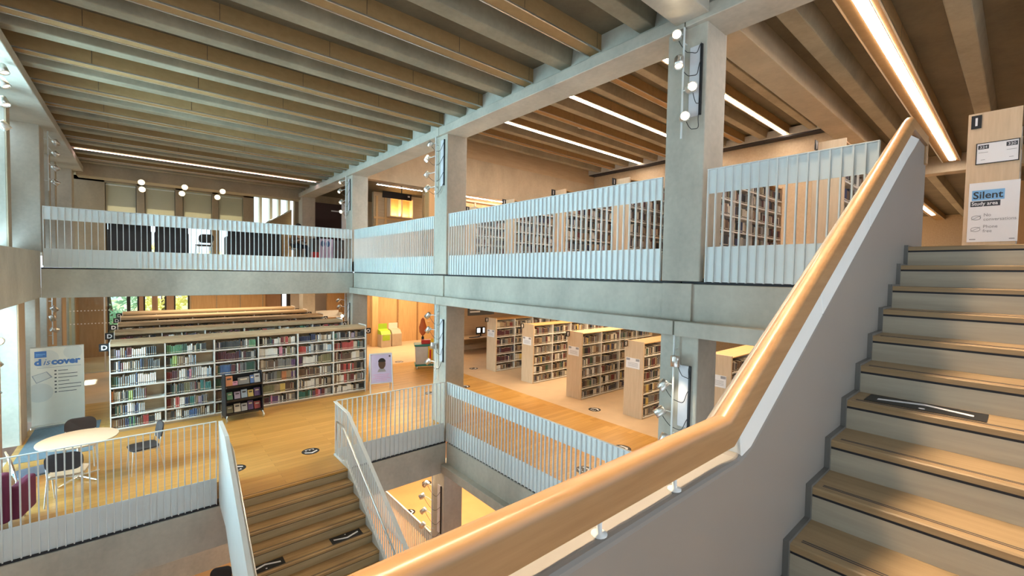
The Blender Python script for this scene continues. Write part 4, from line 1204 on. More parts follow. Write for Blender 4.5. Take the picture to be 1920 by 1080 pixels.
# paired round ceiling spots at the gallery end
for i, (x, dx) in enumerate(((0.0, 0.02), (1.30, -0.09), (2.55, -0.18))):
    o = thing('ceiling_spot', ('pair of round glowing spots nearest the window side, under the gallery beam', 'pair of round glowing spots in the middle under the gallery beam', 'pair of round glowing spots nearest the bright corner, under the gallery beam')[i], 'ceiling light', (x, 21.6, 6.62))
    of = (x, 21.6, 6.62)
    for k, (xx, z) in enumerate(((x, 6.92), (x + dx, 6.66))):
        b = MB(of); b.tube([(xx, 21.69, z), (xx, 21.60, z), (xx, 21.52, z - 0.02)], [0.03, 0.05, 0.11], 18); h = b.build('lamp_head', 'brushed_metal', o)
        b = MB(of); b.tube([(xx, 21.515, z - 0.02), (xx, 21.50, z - 0.022)], 0.10, 18); b.build('lens', 'lamp_dim', h)
    b = MB(of); b.tube([(x + dx, 21.65, 6.66), (x, 21.65, 6.92), (x, 21.70, 6.97)], 0.012, 6); b.build('stem', 'brushed_metal', o)
    spot_lamp((x, 21.4, 6.7), (0, -0.5, -1), 40, None, 100)

# ------------------------------------------------------------------ round table with its chairs
tb = thing('round_table', 'round pale table behind the white bar railing', 'table', (-0.88, 10.62, 0))
b = MB(); b.lathe([(0.50, 0.705), (0.525, 0.71), (0.53, 0.722), (0.525, 0.735), (0.0, 0.735)][:4], (0, 0, 0), 40); b.build('tabletop', 'table_top', tb)
b = MB(); b.lathe([(0.03, 0.02), (0.028, 0.70)], (0, 0, 0), 14); b.lathe([(0.10, 0.68), (0.10, 0.705)], (0, 0, 0), 16); b.build('pedestal', 'brushed_metal', tb)
for k in range(4):
    a = R_(45 + 90 * k); b = MB(); b.tube([(0.02 * math.cos(a), 0.02 * math.sin(a), 0.06), (0.34 * math.cos(a), 0.34 * math.sin(a), 0.018)], [0.022, 0.014], 8); b.build('foot', 'brushed_metal', tb)

def rounded_rect(w, h, r, n=6, cx=0, cy=0):
    p = []
    for sx, sy, a0 in ((1, 1, 0), (-1, 1, 90), (-1, -1, 180), (1, -1, 270)):
        for i in range(n + 1):
            a = R_(a0 + 90 * i / n); p.append((cx + sx * (w / 2 - r) + r * math.cos(a), cy + sy * (h / 2 - r) + r * math.sin(a)))
    return p
def make_chair(label, loc, rz, seatmat, backmat, legmat='white_steel', arms=False, group=None):
    """faces +Y at rz = 0"""
    o = thing('chair', label, 'chair', loc, rz, group)
    b = MB(); b.prism(rounded_rect(0.44, 0.42, 0.10), 2, 0.435, 0.465); b.build('seat', seatmat, o, 0.01)
    b = MB(); b.add([], [])
    pts = rounded_rect(0.44, 0.30, 0.11, 6, 0, 0.69); n = len(pts)
    vs = []
    for dy in (-0.02, 0.0):
        for (x, z) in pts: vs.append((x, -0.22 + dy - (z - 0.55) * 0.18 + 0.35 * x * x, z))
    b.add(vs, [tuple(range(n)), tuple(range(2 * n - 1, n - 1, -1))] + [(i, i + n, (i + 1) % n + n, (i + 1) % n) for i in range(n)]); b.build('backrest', backmat, o)
    for sx in (-1, 1):
        b = MB(); b.tube([(sx * 0.21, 0.20, 0.0), (sx * 0.19, 0.17, 0.43)], 0.010, 8); b.build('leg', legmat, o)
        b = MB(); b.tube([(sx * 0.22, -0.27, 0.0), (sx * 0.20, -0.20, 0.44), (sx * 0.205, -0.225, 0.62)], 0.010, 8); b.build('leg', legmat, o)
        if arms:
            b = MB(); b.tube([(sx * 0.23, 0.12, 0.44), (sx * 0.25, 0.12, 0.64), (sx * 0.25, -0.18, 0.66)], 0.012, 8); b.build('armrest', legmat, o)
    b = MB(); b.tube([(-0.19, 0.17, 0.425), (0.19, 0.17, 0.425), (0.20, -0.20, 0.425), (-0.20, -0.20, 0.425)], 0.010, 6, True); b.build('seat_frame', legmat, o)
    return o
make_chair('charcoal chair with rounded back behind the round table', (-0.93, 11.35, 0), R_(180), 'charcoal_fabric', 'charcoal_fabric')
make_chair('charcoal chair with beige seat in front of the round table, back to the railing', (-0.93, 9.86, 0), R_(-8), 'beige_seat', 'charcoal_fabric', 'brushed_metal')
make_chair('charcoal chair turned sideways beside the round table, on the stair side', (-0.02, 10.42, 0), R_(100), 'charcoal_fabric', 'charcoal_fabric', 'brushed_metal')
make_chair('beige chair with a blue-grey seat pad behind the bars near the picture edge', (-1.36, 10.14, 0), R_(-75), 'blue_seat', 'beige_seat', 'brushed_metal')
am = thing('armchair', 'maroon armchair at the picture edge behind the bar railing', 'armchair', (-1.68, 9.42, 0), R_(-12))
b = MB(); b.prism(rounded_rect(0.56, 0.50, 0.10), 2, 0.16, 0.44); b.build('seat', 'maroon', am, 0.03)
b = MB(); b.prism(rounded_rect(0.58, 0.16, 0.07, 6, 0, -0.26), 2, 0.14, 0.84); b.build('backrest', 'maroon', am, 0.03)
for sx in (-1, 1):
    b = MB(); b.prism(rounded_rect(0.12, 0.50, 0.05, 6, sx * 0.33, 0.0), 2, 0.14, 0.62); b.build('armrest', 'maroon', am, 0.03)
    for sy in (-1, 1):
        b = MB(); b.tube([(sx * 0.27, sy * 0.20, 0), (sx * 0.26, sy * 0.19, 0.15)], 0.018, 8); b.build('leg', 'brushed_metal', am)
rg = thing('floor_mat', 'blue-grey floor mat between round table and roll-up banner', 'mat', (-1.35, 13.3, 0))  # thin sheet added to paint bluish window light onto the boards
b = MB(); b.prism(rounded_rect(1.1, 2.3, 0.03), 2, 0, 0.008); b.build('mat', 'rug_blue', rg)  # no real mat, thin sheet standing in for the window light

# ------------------------------------------------------------------ roll-up banner
bn = thing('banner', 'cream roll-up banner reading discover by the window side', 'banner', (-1.52, 14.5, 0))
b = MB(); b.box(-0.435, 0.435, -0.004, 0.0, 0.06, 1.86); b.build('sheet', 'banner_cream', bn)
b = MB(); b.box(-0.45, 0.45, -0.09, 0.09, 0, 0.06); b.build('base', 'brushed_metal', bn, 0.01)
b = MB(); b.tube([(-0.435, 0, 1.865), (0.435, 0, 1.865)], 0.012, 8); b.tube([(0, 0.02, 0.05), (0, 0.02, 1.86)], 0.010, 8); b.build('pole', 'brushed_metal', bn)
b = MB(); b.box(-0.37, -0.18, -0.006, -0.004, 1.63, 1.775); b.build('logo_patch', 'ink_blue', bn)
b = MB(); b.box(-0.35, -0.20, -0.007, -0.006, 1.70, 1.712); b.box(-0.35, -0.24, -0.007, -0.006, 1.67, 1.68); b.build('logo_lines', 'sky_blue', bn)
text('heading', 'd', 0.20, 'ink_blue', bn, (-0.375, -0.006, 1.455), FACE_NY, 0.0008, 'LEFT', 1.1, 0.010)
text('heading', 'is', 0.20, 'ink_blue', bn, (-0.245, -0.006, 1.455), FACE_NY, 0.0008, 'LEFT', 0.95, 0.0, 0.3)
text('heading', 'cover', 0.20, 'ink_blue', bn, (-0.105, -0.006, 1.455), FACE_NY, 0.0008, 'LEFT', 1.02, 0.010)
for c, r in (((-0.18, 1.60), 0.20), ((0.25, 1.72), 0.16), ((-0.3, 0.82), 0.22)):
    pts = [(max(-0.43, min(0.43, c[0] + r * math.cos(2 * math.pi * k / 28))), min(1.85, c[1] + r * math.sin(2 * math.pi * k / 28))) for k in range(28)]
    b = MB(); b.prism(pts, 1, -0.0052, -0.004); b.build('tinted_circle', 'banner_tint', bn)
b = MB(); b.prism([(-0.42, 1.22), (-0.18, 1.30), (-0.09, 1.16), (-0.35, 1.04)], 1, -0.008, -0.004); b.build('tablet_picture', 'ink_grey', bn)
b = MB(); b.prism([(-0.40, 1.215), (-0.19, 1.285), (-0.12, 1.165), (-0.345, 1.06)], 1, -0.010, -0.008); b.build('tablet_screen', 'banner_tint', bn)
b = MB(); b.box(-0.33, 0.38, -0.0055, -0.004, 1.385, 1.395); b.build('rule', 'ink_grey', bn)
for i in range(7):
    z = 1.30 - i * 0.083
    b = MB(); b.box(-0.06, -0.025, -0.007, -0.004, z - 0.012, z + 0.016); b.box(0.0, (0.16, 0.32, 0.32, 0.18, 0.38, 0.38, 0.30)[i], -0.0055, -0.004, z - 0.006, z + 0.008); b.build('bullet_line', 'ink_dark', bn)

# ------------------------------------------------------------------ A-board with a portrait poster
ab = thing('poster_stand', 'white A-board with a lilac portrait poster beside the long bookcase', 'poster stand', (5.66, 12.92, 0), R_(-14))
def tilt(z, y0): return y0 + z * 0.10
for sy in (-1, 1):
    b = MB()
    for sx in (-1, 1):
        b.tube([(sx * 0.335, sy * 0.24, 0.0), (sx * 0.325, sy * 0.03, 1.17)], 0.017, 8)
    b.tube([(-0.325, sy * 0.03, 1.165), (0.325, sy * 0.03, 1.165)], 0.017, 8)
    z = 0.28; y = 0.24 - (0.21 / 1.17) * z
    b.tube([(-0.333, sy * y, z), (0.333, sy * y, z)], 0.013, 8); b.build('frame', 'white_steel', ab)
def slant(b, pts, t0, t1):
    vs = []
    for t in (t0, t1):
        for (x, z) in pts:
            y = -(0.24 - (0.21 / 1.17) * z) - t
            vs.append((x, y, z))
    n = len(pts)
    return b.add(vs, [tuple(range(n)), tuple(range(2 * n - 1, n - 1, -1))] + [(i, i + n, (i + 1) % n + n, (i + 1) % n) for i in range(n)])
b = MB(); slant(b, [(-0.315, 0.29), (0.315, 0.29), (0.31, 1.15), (-0.31, 1.15)], -0.004, 0.004); po = b.build('poster', 'lilac', ab)
b = MB(); slant(b, [(0.02 + 0.11 * math.cos(2 * math.pi * k / 20), 0.86 + 0.155 * math.sin(2 * math.pi * k / 20)) for k in range(20)], 0.004, 0.006); b.build('portrait_head', 'skin_dark', po)
b = MB(); slant(b, [(0.02 + 0.115 * math.cos(math.pi * k / 12), 0.92 + 0.115 * math.sin(math.pi * k / 12)) for k in range(13)], 0.006, 0.0065); b.build('portrait_hair', 'hair', po)
b = MB(); slant(b, [(-0.12, 0.62), (0.14, 0.62), (0.10, 0.70), (0.06, 0.74), (-0.03, 0.74), (-0.08, 0.70)], 0.003, 0.005); b.build('portrait_collar', 'ink_grey', po)
b = MB()
for i, w in enumerate((0.24, 0.20, 0.26, 0.16)): slant(b, [(-w, 0.53 - i * 0.055), (w, 0.53 - i * 0.055), (w, 0.548 - i * 0.055), (-w, 0.548 - i * 0.055)], 0.004, 0.005)
b.build('printed_lines', 'pink_ink', po)
b = MB(); slant(b, [(0.235, 1.06), (0.285, 1.06), (0.285, 1.11), (0.235, 1.11)], 0.004, 0.006); b.build('corner_mark', 'ink_dark', po)
b = MB()
vs = [(-0.315, 0.188, 0.29), (0.315, 0.188, 0.29), (0.31, 0.034, 1.15), (-0.31, 0.034, 1.15)]
b.add([(x, y - 0.004, z) for x, y, z in vs] + [(x, y + 0.004, z) for x, y, z in vs], [(0, 1, 2, 3), (7, 6, 5, 4), (0, 4, 5, 1), (1, 5, 6, 2), (2, 6, 7, 3), (3, 7, 4, 0)]); b.build('rear_board', 'tan_board', ab)

# ------------------------------------------------------------------ black book trolley with its display
TR = (1.90, 12.62, 0)
tr = thing('book_trolley', 'black three-tier book trolley with colourful volumes in front of the long bookcase', 'trolley', TR, R_(4))
for sx in (-1, 1):
    b = MB(); b.prism([(-0.24, 0.10), (0.24, 0.10), (0.20, 1.12), (-0.06, 1.16), (-0.12, 1.10)], 0, sx * 0.40 - 0.012, sx * 0.40 + 0.012); b.build('side_panel', 'black_paint', tr, 0.004)
    for sy in (-1, 1):
        b = MB(); b.tube([(sx * 0.38, sy * 0.23, 0.16), (sx * 0.40, sy * 0.26, 0.10)], 0.014, 8); b.tube([(sx * 0.40 - 0.014, sy * 0.26, 0.055), (sx * 0.40 + 0.014, sy * 0.26, 0.055)], 0.055, 16); b.build('castor', 'brushed_metal', tr)
tiers = (0.16, 0.49, 0.83)
for z in tiers:
    b = MB(); b.prism([(-0.22, z), (0.16, z + 0.05), (0.16, z + 0.26), (0.145, z + 0.26), (0.145, z + 0.065), (-0.215, z + 0.02), (-0.22, z + 0.05), (-0.23, z + 0.05)], 0, -0.388, 0.388); b.build('shelf', 'black_paint', tr)
def display_book(label, x, tier, w, h, c, tilt_=18, t=0.022, z_extra=0.0):
    """a book shown cover forward, leaning back on a tier of the trolley"""
    o = thing('book', label, 'book', (0, 0, 0), 0, 'books shown on the trolley')
    b = MB(); b.box(-w / 2, w / 2, 0, t, 0, h); b.build('cover', 'book_' + PAL[c][0].replace(' ', '_'), o)
    b = MB(); b.box(-w / 2 + 0.003, w / 2 + 0.001, 0.003, t - 0.003, 0.003, h + 0.001); b.build('pages', 'book_pages', o)
    b = MB(); b.box(-w * 0.3, w * 0.3, -0.001, 0, h * 0.62, h * 0.78); b.build('title_block', 'book_band_dark' if c in 'ewltsyoiLP' else 'book_band_light', o)
    p = Matrix.Rotation(R_(4), 3, 'Z') @ Vector((x, -0.12, 0))
    o.location = (TR[0] + p.x, TR[1] + p.y, tiers[tier] + 0.042 + z_extra); o.rotation_euler = (R_(-tilt_), 0, R_(4))
    return o
top_row = [(-0.31, 0.15, 0.24, 'o', 'orange'), (-0.19, 0.11, 0.10, 'P', 'pink'), (0.0, 0.25, 0.17, 'g', 'wide grey'), (0.185, 0.085, 0.2, 'b', 'slim blue'), (0.30, 0.13, 0.22, 'l', 'pale grey')]
mid_row = [(-0.30, 0.12, 0.18, 'G', 'green'), (-0.14, 0.13, 0.17, 'L', 'lilac'), (0.01, 0.13, 0.2, 's', 'pale blue'), (0.15, 0.12, 0.17, 'y', 'yellow'), (0.30, 0.14, 0.2, 'p', 'purple')]
low_row = [(-0.30, 0.13, 0.17, 'O', 'olive'), (-0.14, 0.14, 0.2, 'e', 'cream'), (0.01, 0.13, 0.18, 'l', 'grey'), (0.15, 0.12, 0.22, 'p', 'purple'), (0.30, 0.14, 0.18, 'r', 'red')]
for tier, row, nm_ in ((2, top_row, 'top'), (1, mid_row, 'middle'), (0, low_row, 'bottom')):
    for x, w, h, c, word in row:
        display_book('%s book shown face out on the %s tier of the black trolley' % (word, nm_), x, tier, w, h, c)

# ------------------------------------------------------------------ recycling bins
def bin_unit(label, loc, lid, w, back):
    o = thing('recycling_bin', label, 'bin', loc)
    b = MB(); b.box(-w / 2, w / 2, -0.25, 0.25, 0, 0.62); b.build('body', 'bin_grey', o, 0.01)
    b = MB(); b.prism([(-0.25, 0.62), (0.25, 0.62), (0.25, 0.86), (-0.10, 0.80)], 0, -w / 2 + 0.01, w / 2 - 0.01); b.build('lid', lid, o, 0.01)
    b = MB(); b.box(-w * 0.36, w * 0.36, -0.258, -0.248, 0.33, 0.60); b.build('front_label', lid, o)
    b = MB(); b.box(-w / 2 + 0.02, w / 2 - 0.02, 0.22, 0.25, 0.82, 1.12); b.build('back_board', back, o)
    return o
bin_unit('recycling bin with lime green lid by the oak wall', (9.08, 20.35, 0), 'lime', 0.52, 'lime')
bin_unit('recycling bin with dark slotted lid next to the lime green one', (9.66, 20.38, 0), 'bin_grey', 0.52, 'banner_cream')

# ------------------------------------------------------------------ cleaning cart
CL = (8.45, 15.0, 0)
cl = thing('cleaning_cart', 'grey cleaning cart with teal rim and yellow strap on the oak floor edge', 'cart', CL, R_(-25))
b = MB(); b.prism([(-0.42, 0.18), (0.42, 0.18), (0.45, 0.88), (-0.45, 0.88)], 1, -0.27, 0.27); b.build('body', 'cart_grey', cl, 0.02)
b = MB(); b.box(-0.49, 0.49, -0.31, 0.31, 0.88, 0.95); b.build('rim', 'teal', cl, 0.02)
b = MB(); b.box(-0.46, 0.46, -0.29, 0.29, 0.11, 0.18); b.build('chassis', 'teal', cl, 0.02)
b = MB(); b.box(0.03, 0.20, -0.30, -0.285, 0.25, 0.93); b.build('strap', 'yellow', cl)
b = MB(); b.box(0.08, 0.15, -0.305, -0.30, 0.35, 0.75); b.build('strap_print', 'red', cl)
for sx in (-1, 1):
    for sy in (-1, 1):
        b = MB(); b.tube([(sx * 0.38 - 0.016, sy * 0.22, 0.055), (sx * 0.38 + 0.016, sy * 0.22, 0.055)], 0.055, 14); b.box(sx * 0.38 - 0.02, sx * 0.38 + 0.02, sy * 0.22 - 0.02, sy * 0.22 + 0.02, 0.06, 0.115); b.build('castor', 'white_steel', cl)
def on_cart(x, y): 
    p = Matrix.Rotation(R_(-25), 3, 'Z') @ Vector((x, y, 0)); return (CL[0] + p.x, CL[1] + p.y, 0.951)
rb = thing('box', 'small red box on top of the cleaning cart', 'box', on_cart(-0.05, -0.05), R_(-20))
b = MB(); b.box(-0.16, 0.16, -0.1, 0.1, 0, 0.13); b.build('body', 'red', rb, 0.01); b = MB(); b.box(-0.165, 0.165, -0.105, 0.105, 0.13, 0.15); b.build('lid', 'red', rb, 0.006)
yb = thing('box', 'yellow tray on top of the cleaning cart beside the red box', 'box', on_cart(0.28, -0.02), R_(-25))
b = MB(); b.box(-0.14, 0.14, -0.2, 0.2, 0, 0.03); b.box(-0.14, -0.12, -0.2, 0.2, 0.03, 0.15); b.box(0.12, 0.14, -0.2, 0.2, 0.03, 0.15); b.box(-0.12, 0.12, -0.2, -0.18, 0.03, 0.15); b.box(-0.12, 0.12, 0.18, 0.2, 0.03, 0.15); b.build('tray', 'yellow', yb)
mp_ = thing('duster', 'orange cloth duster with a black grip standing on the cleaning cart', 'duster', on_cart(-0.15, 0.17))
b = MB(); b.lathe([(0.05, 0.0), (0.05, 0.24), (0.02, 0.25), (0.02, 0.34)], (0, 0, 0), 14); b.build('grip', 'black_paint', mp_)
b = MB(); b.lathe([(0.05, 0.30), (0.13, 0.42), (0.15, 0.62), (0.10, 0.78), (0.07, 0.92), (0.02, 0.98)], (0, 0, 0), 16); b.build('cloth', 'orange_cloth', mp_)

# ------------------------------------------------------------------ catalogue desk
dk = thing('desk', 'narrow wall desk with catalogue screen by the last stack', 'desk', (12.1, 16.7, 0))
b = MB(); b.box(-1.3, 1.3, -0.30, 0.59, 0.66, 0.70); b.build('desktop', 'birch_flat', dk, 0.004)
b = MB(); b.box(-1.3, 1.3, 0.50, 0.58, 0.30, 0.66); b.build('modesty_panel', 'tan_board', dk)
for sx in (-1, 1): 
    for y in (-0.24, 0.44):
        b = MB(); b.tube([(sx * 1.22, y, 0), (sx * 1.22, y, 0.66)], 0.02, 8); b.build('leg', 'brushed_metal', dk)
mn = thing('monitor', 'black catalogue screen on the narrow wall desk', 'monitor', (12.35, 16.75, 0.70))
b = MB(); b.box(-0.27, 0.27, 0, 0.03, 0.10, 0.44); b.build('bezel', 'black_paint', mn, 0.008)
b = MB(); b.box(-0.25, 0.25, -0.003, 0.0, 0.125, 0.42); b.build('screen', 'screen', mn)
b = MB(); b.box(-0.22, -0.04, -0.005, -0.003, 0.18, 0.39); b.box(0.12, 0.22, -0.005, -0.003, 0.16, 0.39); b.build('picture', 'screen_glow', mn)
b = MB(); b.box(-0.03, 0.03, 0.005, 0.025, 0.0, 0.11); b.box(-0.11, 0.11, -0.06, 0.09, 0.0, 0.012); b.build('stand', 'black_paint', mn)
kb = thing('keyboard', 'black keyboard on the narrow wall desk before the screen', 'keyboard', (11.85, 16.55, 0.70))
b = MB(); b.prism([(-0.08, 0), (0.08, 0), (0.08, 0.03), (-0.08, 0.015)], 0, -0.28, 0.28); b.build('case', 'black_paint', kb, 0.003)

# ------------------------------------------------------------------ journal rack past the bookcase ends
jr = thing('journal_rack', 'white journal rack with dark magazines beyond the ends of the white bookcases', 'rack', (6.75, 21.4, 0))
for x in (-0.55, 0.55):
    b = MB(); b.box(x - 0.015, x + 0.015, -0.2, 0.2, 0, 1.7); b.build('end_panel', 'shelf_white', jr)
for z in (0.15, 0.62, 1.09, 1.50):
    b = MB(); b.prism([(-0.2, z), (0.2, z + 0.02), (0.2, z + 0.30), (0.185, z + 0.30), (0.185, z + 0.04), (-0.2, z + 0.02)][:6], 0, -0.535, 0.535); b.build('shelf', 'shelf_white', jr)
for k in range(3):
    for i in range(4):
        o = thing('magazine', '%s magazine, %s along the %s tier of the white journal rack' % (('dark', 'pale', 'dark blue', 'grey')[(i + k) % 4], ORD[i], ('bottom', 'middle', 'top')[k]), 'magazine', (6.75 - 0.40 + i * 0.265, 21.40, (0.195, 0.665, 1.135)[k]), 0, 'magazines on the journal rack')
        o.rotation_euler = (R_(-14), 0, 0)
        b = MB(); b.box(-0.105, 0.105, 0, 0.008, 0, 0.28); b.build('cover', ('book_black', 'book_light_grey', 'book_navy', 'book_grey')[(i + k) % 4], o)
        b = MB(); b.box(-0.08, 0.08, -0.001, 0, 0.20, 0.25); b.build('masthead', 'book_band_light' if (i + k) % 4 != 1 else 'book_band_dark', o)

# ------------------------------------------------------------------ hanging signs
hs = thing('hanging_sign', 'black hanging sign just under the upper floor edge by the middle column', 'sign', (8.85, 12.0, 2.30))
b = MB(); b.box(-0.55, 0.55, -0.015, 0.015, 0, 0.30); b.build('board', 'sign_black', hs)
b = MB()
for z, w in ((0.20, 0.2), (0.10, 0.42)): b.box(-0.48, -0.48 + w, -0.017, -0.015, z, z + 0.05)
b.build('lettering', 'ink_grey', hs)
b = MB()
for x in (-0.4, 0.4): b.tube([(x, 0, 0.30), (x, 0, 1.5)], 0.006, 6)
b.build('rod', 'black_paint', hs)
hs = thing('hanging_sign', 'black hanging sign in the opening behind the upper railing', 'sign', (8.35, 17.5, 6.83))
b = MB(); b.box(-0.66, 0.66, -0.02, 0.02, 0, 0.27); b.build('board', 'sign_black', hs)
b = MB(); b.box(0.48, 0.58, -0.023, -0.02, 0.13, 0.20); b.build('exit_mark', 'sign_white', hs)
b = MB(); b.tube([(0.2, 0, 0.27), (0.2, 0, 0.76)], 0.02, 8); b.build('rod', 'black_paint', hs)
# lit display box in the room behind
gb = thing('display_box', 'glowing amber display box on the study room wall', 'display', (9.87, 20.35, 6.42))
b = MB(); b.box(-0.62, 0.62, 0.16, 0.2, 0, 0.95); b.build('back', 'wall_oak', gb)
b = MB(); b.box(-0.62, -0.58, -0.2, 0.16, 0, 0.95); b.box(0.58, 0.62, -0.2, 0.16, 0, 0.95); b.box(-0.58, 0.58, -0.2, 0.16, 0.91, 0.95); b.box(-0.03, 0.03, -0.2, 0.16, 0.04, 0.91); b.box(-0.58, 0.58, -0.2, 0.16, 0, 0.04); b.build('frame', 'birch', gb)
b = MB(); b.box(-0.57, -0.04, 0.05, 0.15, 0.041, 0.06); b.box(0.04, 0.57, 0.05, 0.15, 0.041, 0.06); b.build('light_tube', 'shelf_glow', gb)
area('display_box_lamp', (9.87, 20.30, 6.50), (1.0, 0.15), 26, (1, 0.6, 0.2), (0, 0.4, 1))
nl = thing('light_strip', 'warm light strip inside the lit niche behind the upper stacks', 'strip light', (11.1, 15.95, 7.08))
b = MB((11.1, 15.95, 7.08)); b.box(9.1, 13.2, 15.92, 15.98, 7.06, 7.075); b.build('diffuser', 'led', nl)
b = MB((11.1, 15.95, 7.08)); b.box(9.1, 13.2, 15.90, 16.0, 7.075, 7.085); b.build('housing', 'white_steel', nl)
rl_ = thing('light_strip', 'short light strip on the ceiling behind the black hanging sign', 'strip light', (9.2, 18.8, 7.6))
b = MB((9.2, 18.8, 7.6)); b.box(8.0, 10.4, 18.76, 18.84, 7.59, 7.6); b.build('diffuser', 'led', rl_)
b = MB((9.2, 18.8, 7.6)); b.box(7.98, 10.42, 18.74, 18.86, 7.601, 7.612); b.build('housing', 'white_steel', rl_)
# small sensor under the tall ceiling
se = thing('smoke_detector', 'small white smoke detector on the tall ceiling above the stacks', 'detector', (12.9, 11.3, 9.38))
b = MB(); b.lathe([(0.07, 0.0), (0.10, 0.03), (0.10, 0.06), (0.05, 0.095)], (0, 0, 0), 18); b.build('housing', 'sign_white', se)

# ------------------------------------------------------------------ gallery furniture
def dark_desk(label, x0, x1, y, group=None):
    o = thing('study_desk', label, 'desk', ((x0 + x1) / 2, y, L2F)); w = x1 - x0
    b = MB(); b.box(-w / 2, w / 2, -0.35, 0.35, 0.72, 0.75); b.build('desktop', 'black_paint', o, 0.004)
    b = MB(); b.box(-w / 2, w / 2, -0.37, -0.35, 0.12, 1.02); b.build('screen_panel', 'black_paint', o, 0.004)
    for sx in (-1, 1):
        b = MB(); b.box(sx * w / 2 - 0.015, sx * w / 2 + 0.015, -0.35, 0.35, 0, 0.72); b.build('end_panel', 'black_paint', o)
    return o
dark_desk('black study desk at the window-side end of the far gallery', -0.72, 0.20, 17.0)
dark_desk('black study desk in the middle of the far gallery, beside the bright window gap', 0.30, 1.08, 17.0)
dark_desk('black study desk on the far gallery near the seated person', 2.15, 3.75, 17.4)
ch = make_chair('black chair with pale metal frame on the far gallery', (1.60, 18.0, L2F), R_(160), 'black_paint', 'black_paint', 'white_steel')
ip = thing('notice_stand', 'lilac notice with two blue faces on a stand at the gallery corner', 'notice', (5.58, 18.0, L2F))
b = MB(); b.box(-0.26, 0.26, -0.01, 0.01, 0.15, 0.92); b.build('sheet', 'lilac', ip)
b = MB()
for x in (-0.13, 0.06): b.prism([(x + 0.075 * math.cos(2 * math.pi * k / 16), 0.72 + 0.12 * math.sin(2 * math.pi * k / 16)) for k in range(16)], 1, -0.013, -0.01)
b.build('printed_face', 'ink_blue', ip)
b = MB(); b.box(-0.2, 0.2, -0.2, 0.2, 0, 0.02); b.tube([(0, 0.02, 0.02), (0, 0.02, 0.9)], 0.015, 8); b.build('stand', 'brushed_metal', ip)
# dark cupboards against the corner wall under the red door
dc = thing('cupboard', 'low black cupboard at the gallery corner behind the railing', 'cupboard', (6.0, 19.6, L2F))
b = MB(); b.box(-0.55, 0.75, -0.25, 0.25, 0, 1.0); b.build('body', 'black_paint', dc, 0.006)
for x in (-0.22, 0.42):
    b = MB(); b.box(x - 0.3, x + 0.3, -0.265, -0.252, 0.06, 0.96); d_ = b.build('door', 'dark_grey', dc); b = MB(); b.box(x + 0.22, x + 0.24, -0.28, -0.265, 0.5, 0.62); b.build('handle', 'brushed_metal', d_)

# ------------------------------------------------------------------ seated reader on the gallery
pl = (4.35, 17.35, L2F)
def skinned(name, chains, mat, parent, sub=2):
    me = bpy.data.meshes.new(name); vs = []; es = []; rs = []
    for ch_ in chains:
        prev = None
        for p, r in ch_:
            hit = next((i for i, q in enumerate(vs) if (Vector(q) - Vector(p)).length < 1e-4), None)
            if hit is None: vs.append(p); rs.append(r); hit = len(vs) - 1
            if prev is not None and prev != hit: es.append((prev, hit))
            prev = hit
    me.from_pydata(vs, es, [])
    o = bpy.data.objects.new(name, me); COL.objects.link(o)
    md = o.modifiers.new('skin', 'SKIN'); md.use_smooth_shade = True
    for i, r in enumerate(rs):
        sv = me.skin_vertices[0].data[i]; sv.radius = (r, r) if not isinstance(r, tuple) else r
        sv.use_root = (i == 0)
    s2 = o.modifiers.new('sub', 'SUBSURF'); s2.levels = sub; s2.render_levels = sub
    me.materials.append(MAT[mat])
    o.parent = parent
    return o
ps = thing('person', 'seated person with dark hair in brown top behind the gallery railing', 'person', pl, R_(15))
hip = (0, 0, 0.52); chest = (0, -0.05, 0.86); neck = (0, -0.07, 1.03)
body = [[(hip, (0.15, 0.11)), ((0, -0.02, 0.68), (0.14, 0.10)), (chest, (0.16, 0.105)), (neck, 0.055), ((0, -0.09, 1.13), 0.075), ((0, -0.10, 1.24), 0.085), ((0, -0.09, 1.31), 0.05)]]
for sx in (-1, 1):
    body.append([(chest, (0.16, 0.105)), ((sx * 0.18, -0.05, 0.92), 0.055), ((sx * 0.24, -0.10, 0.68), 0.043), ((sx * 0.14, -0.34, 0.74), 0.034), ((sx * 0.10, -0.42, 0.76), 0.026)])
    body.append([(hip, (0.15, 0.11)), ((sx * 0.10, -0.05, 0.52), 0.085), ((sx * 0.13, -0.45, 0.52), 0.062), ((sx * 0.13, -0.44, 0.10), 0.042), ((sx * 0.13, -0.56, 0.05), 0.035)])
skinned('body', body, 'skin', ps)
top = [[((0, 0, 0.56), (0.165, 0.125)), ((0, -0.02, 0.68), (0.155, 0.115)), (chest, (0.175, 0.12)), ((0, -0.065, 0.98), 0.075)]]
for sx in (-1, 1): top.append([(chest, (0.175, 0.12)), ((sx * 0.185, -0.05, 0.92), 0.068), ((sx * 0.245, -0.10, 0.68), 0.055), ((sx * 0.16, -0.30, 0.73), 0.046)])
skinned('jumper', top, 'shirt_brown', ps)
tro = []
for sx in (-1, 1): tro.append([((0, 0.0, 0.53), (0.16, 0.12)), ((sx * 0.10, -0.05, 0.52), 0.097), ((sx * 0.13, -0.45, 0.52), 0.074), ((sx * 0.13, -0.44, 0.12), 0.055)])
skinned('trousers', tro, 'trousers_dark', ps)
b = MB()
vs = []; n = 16
prof = [(0.02, 0.145), (0.07, 0.13), (0.10, 0.08), (0.108, 0.02), (0.10, -0.05), (0.085, -0.10)]
b.lathe(prof[::-1], (0, -0.075, 1.225), 18); b.build('hair', 'hair', ps)
b = MB(); b.lathe([(0.006, -0.012), (0.016, -0.004), (0.010, 0.012), (0.004, 0.03)], (0, -0.188, 1.205), 10); b.build('nose', 'skin', ps)
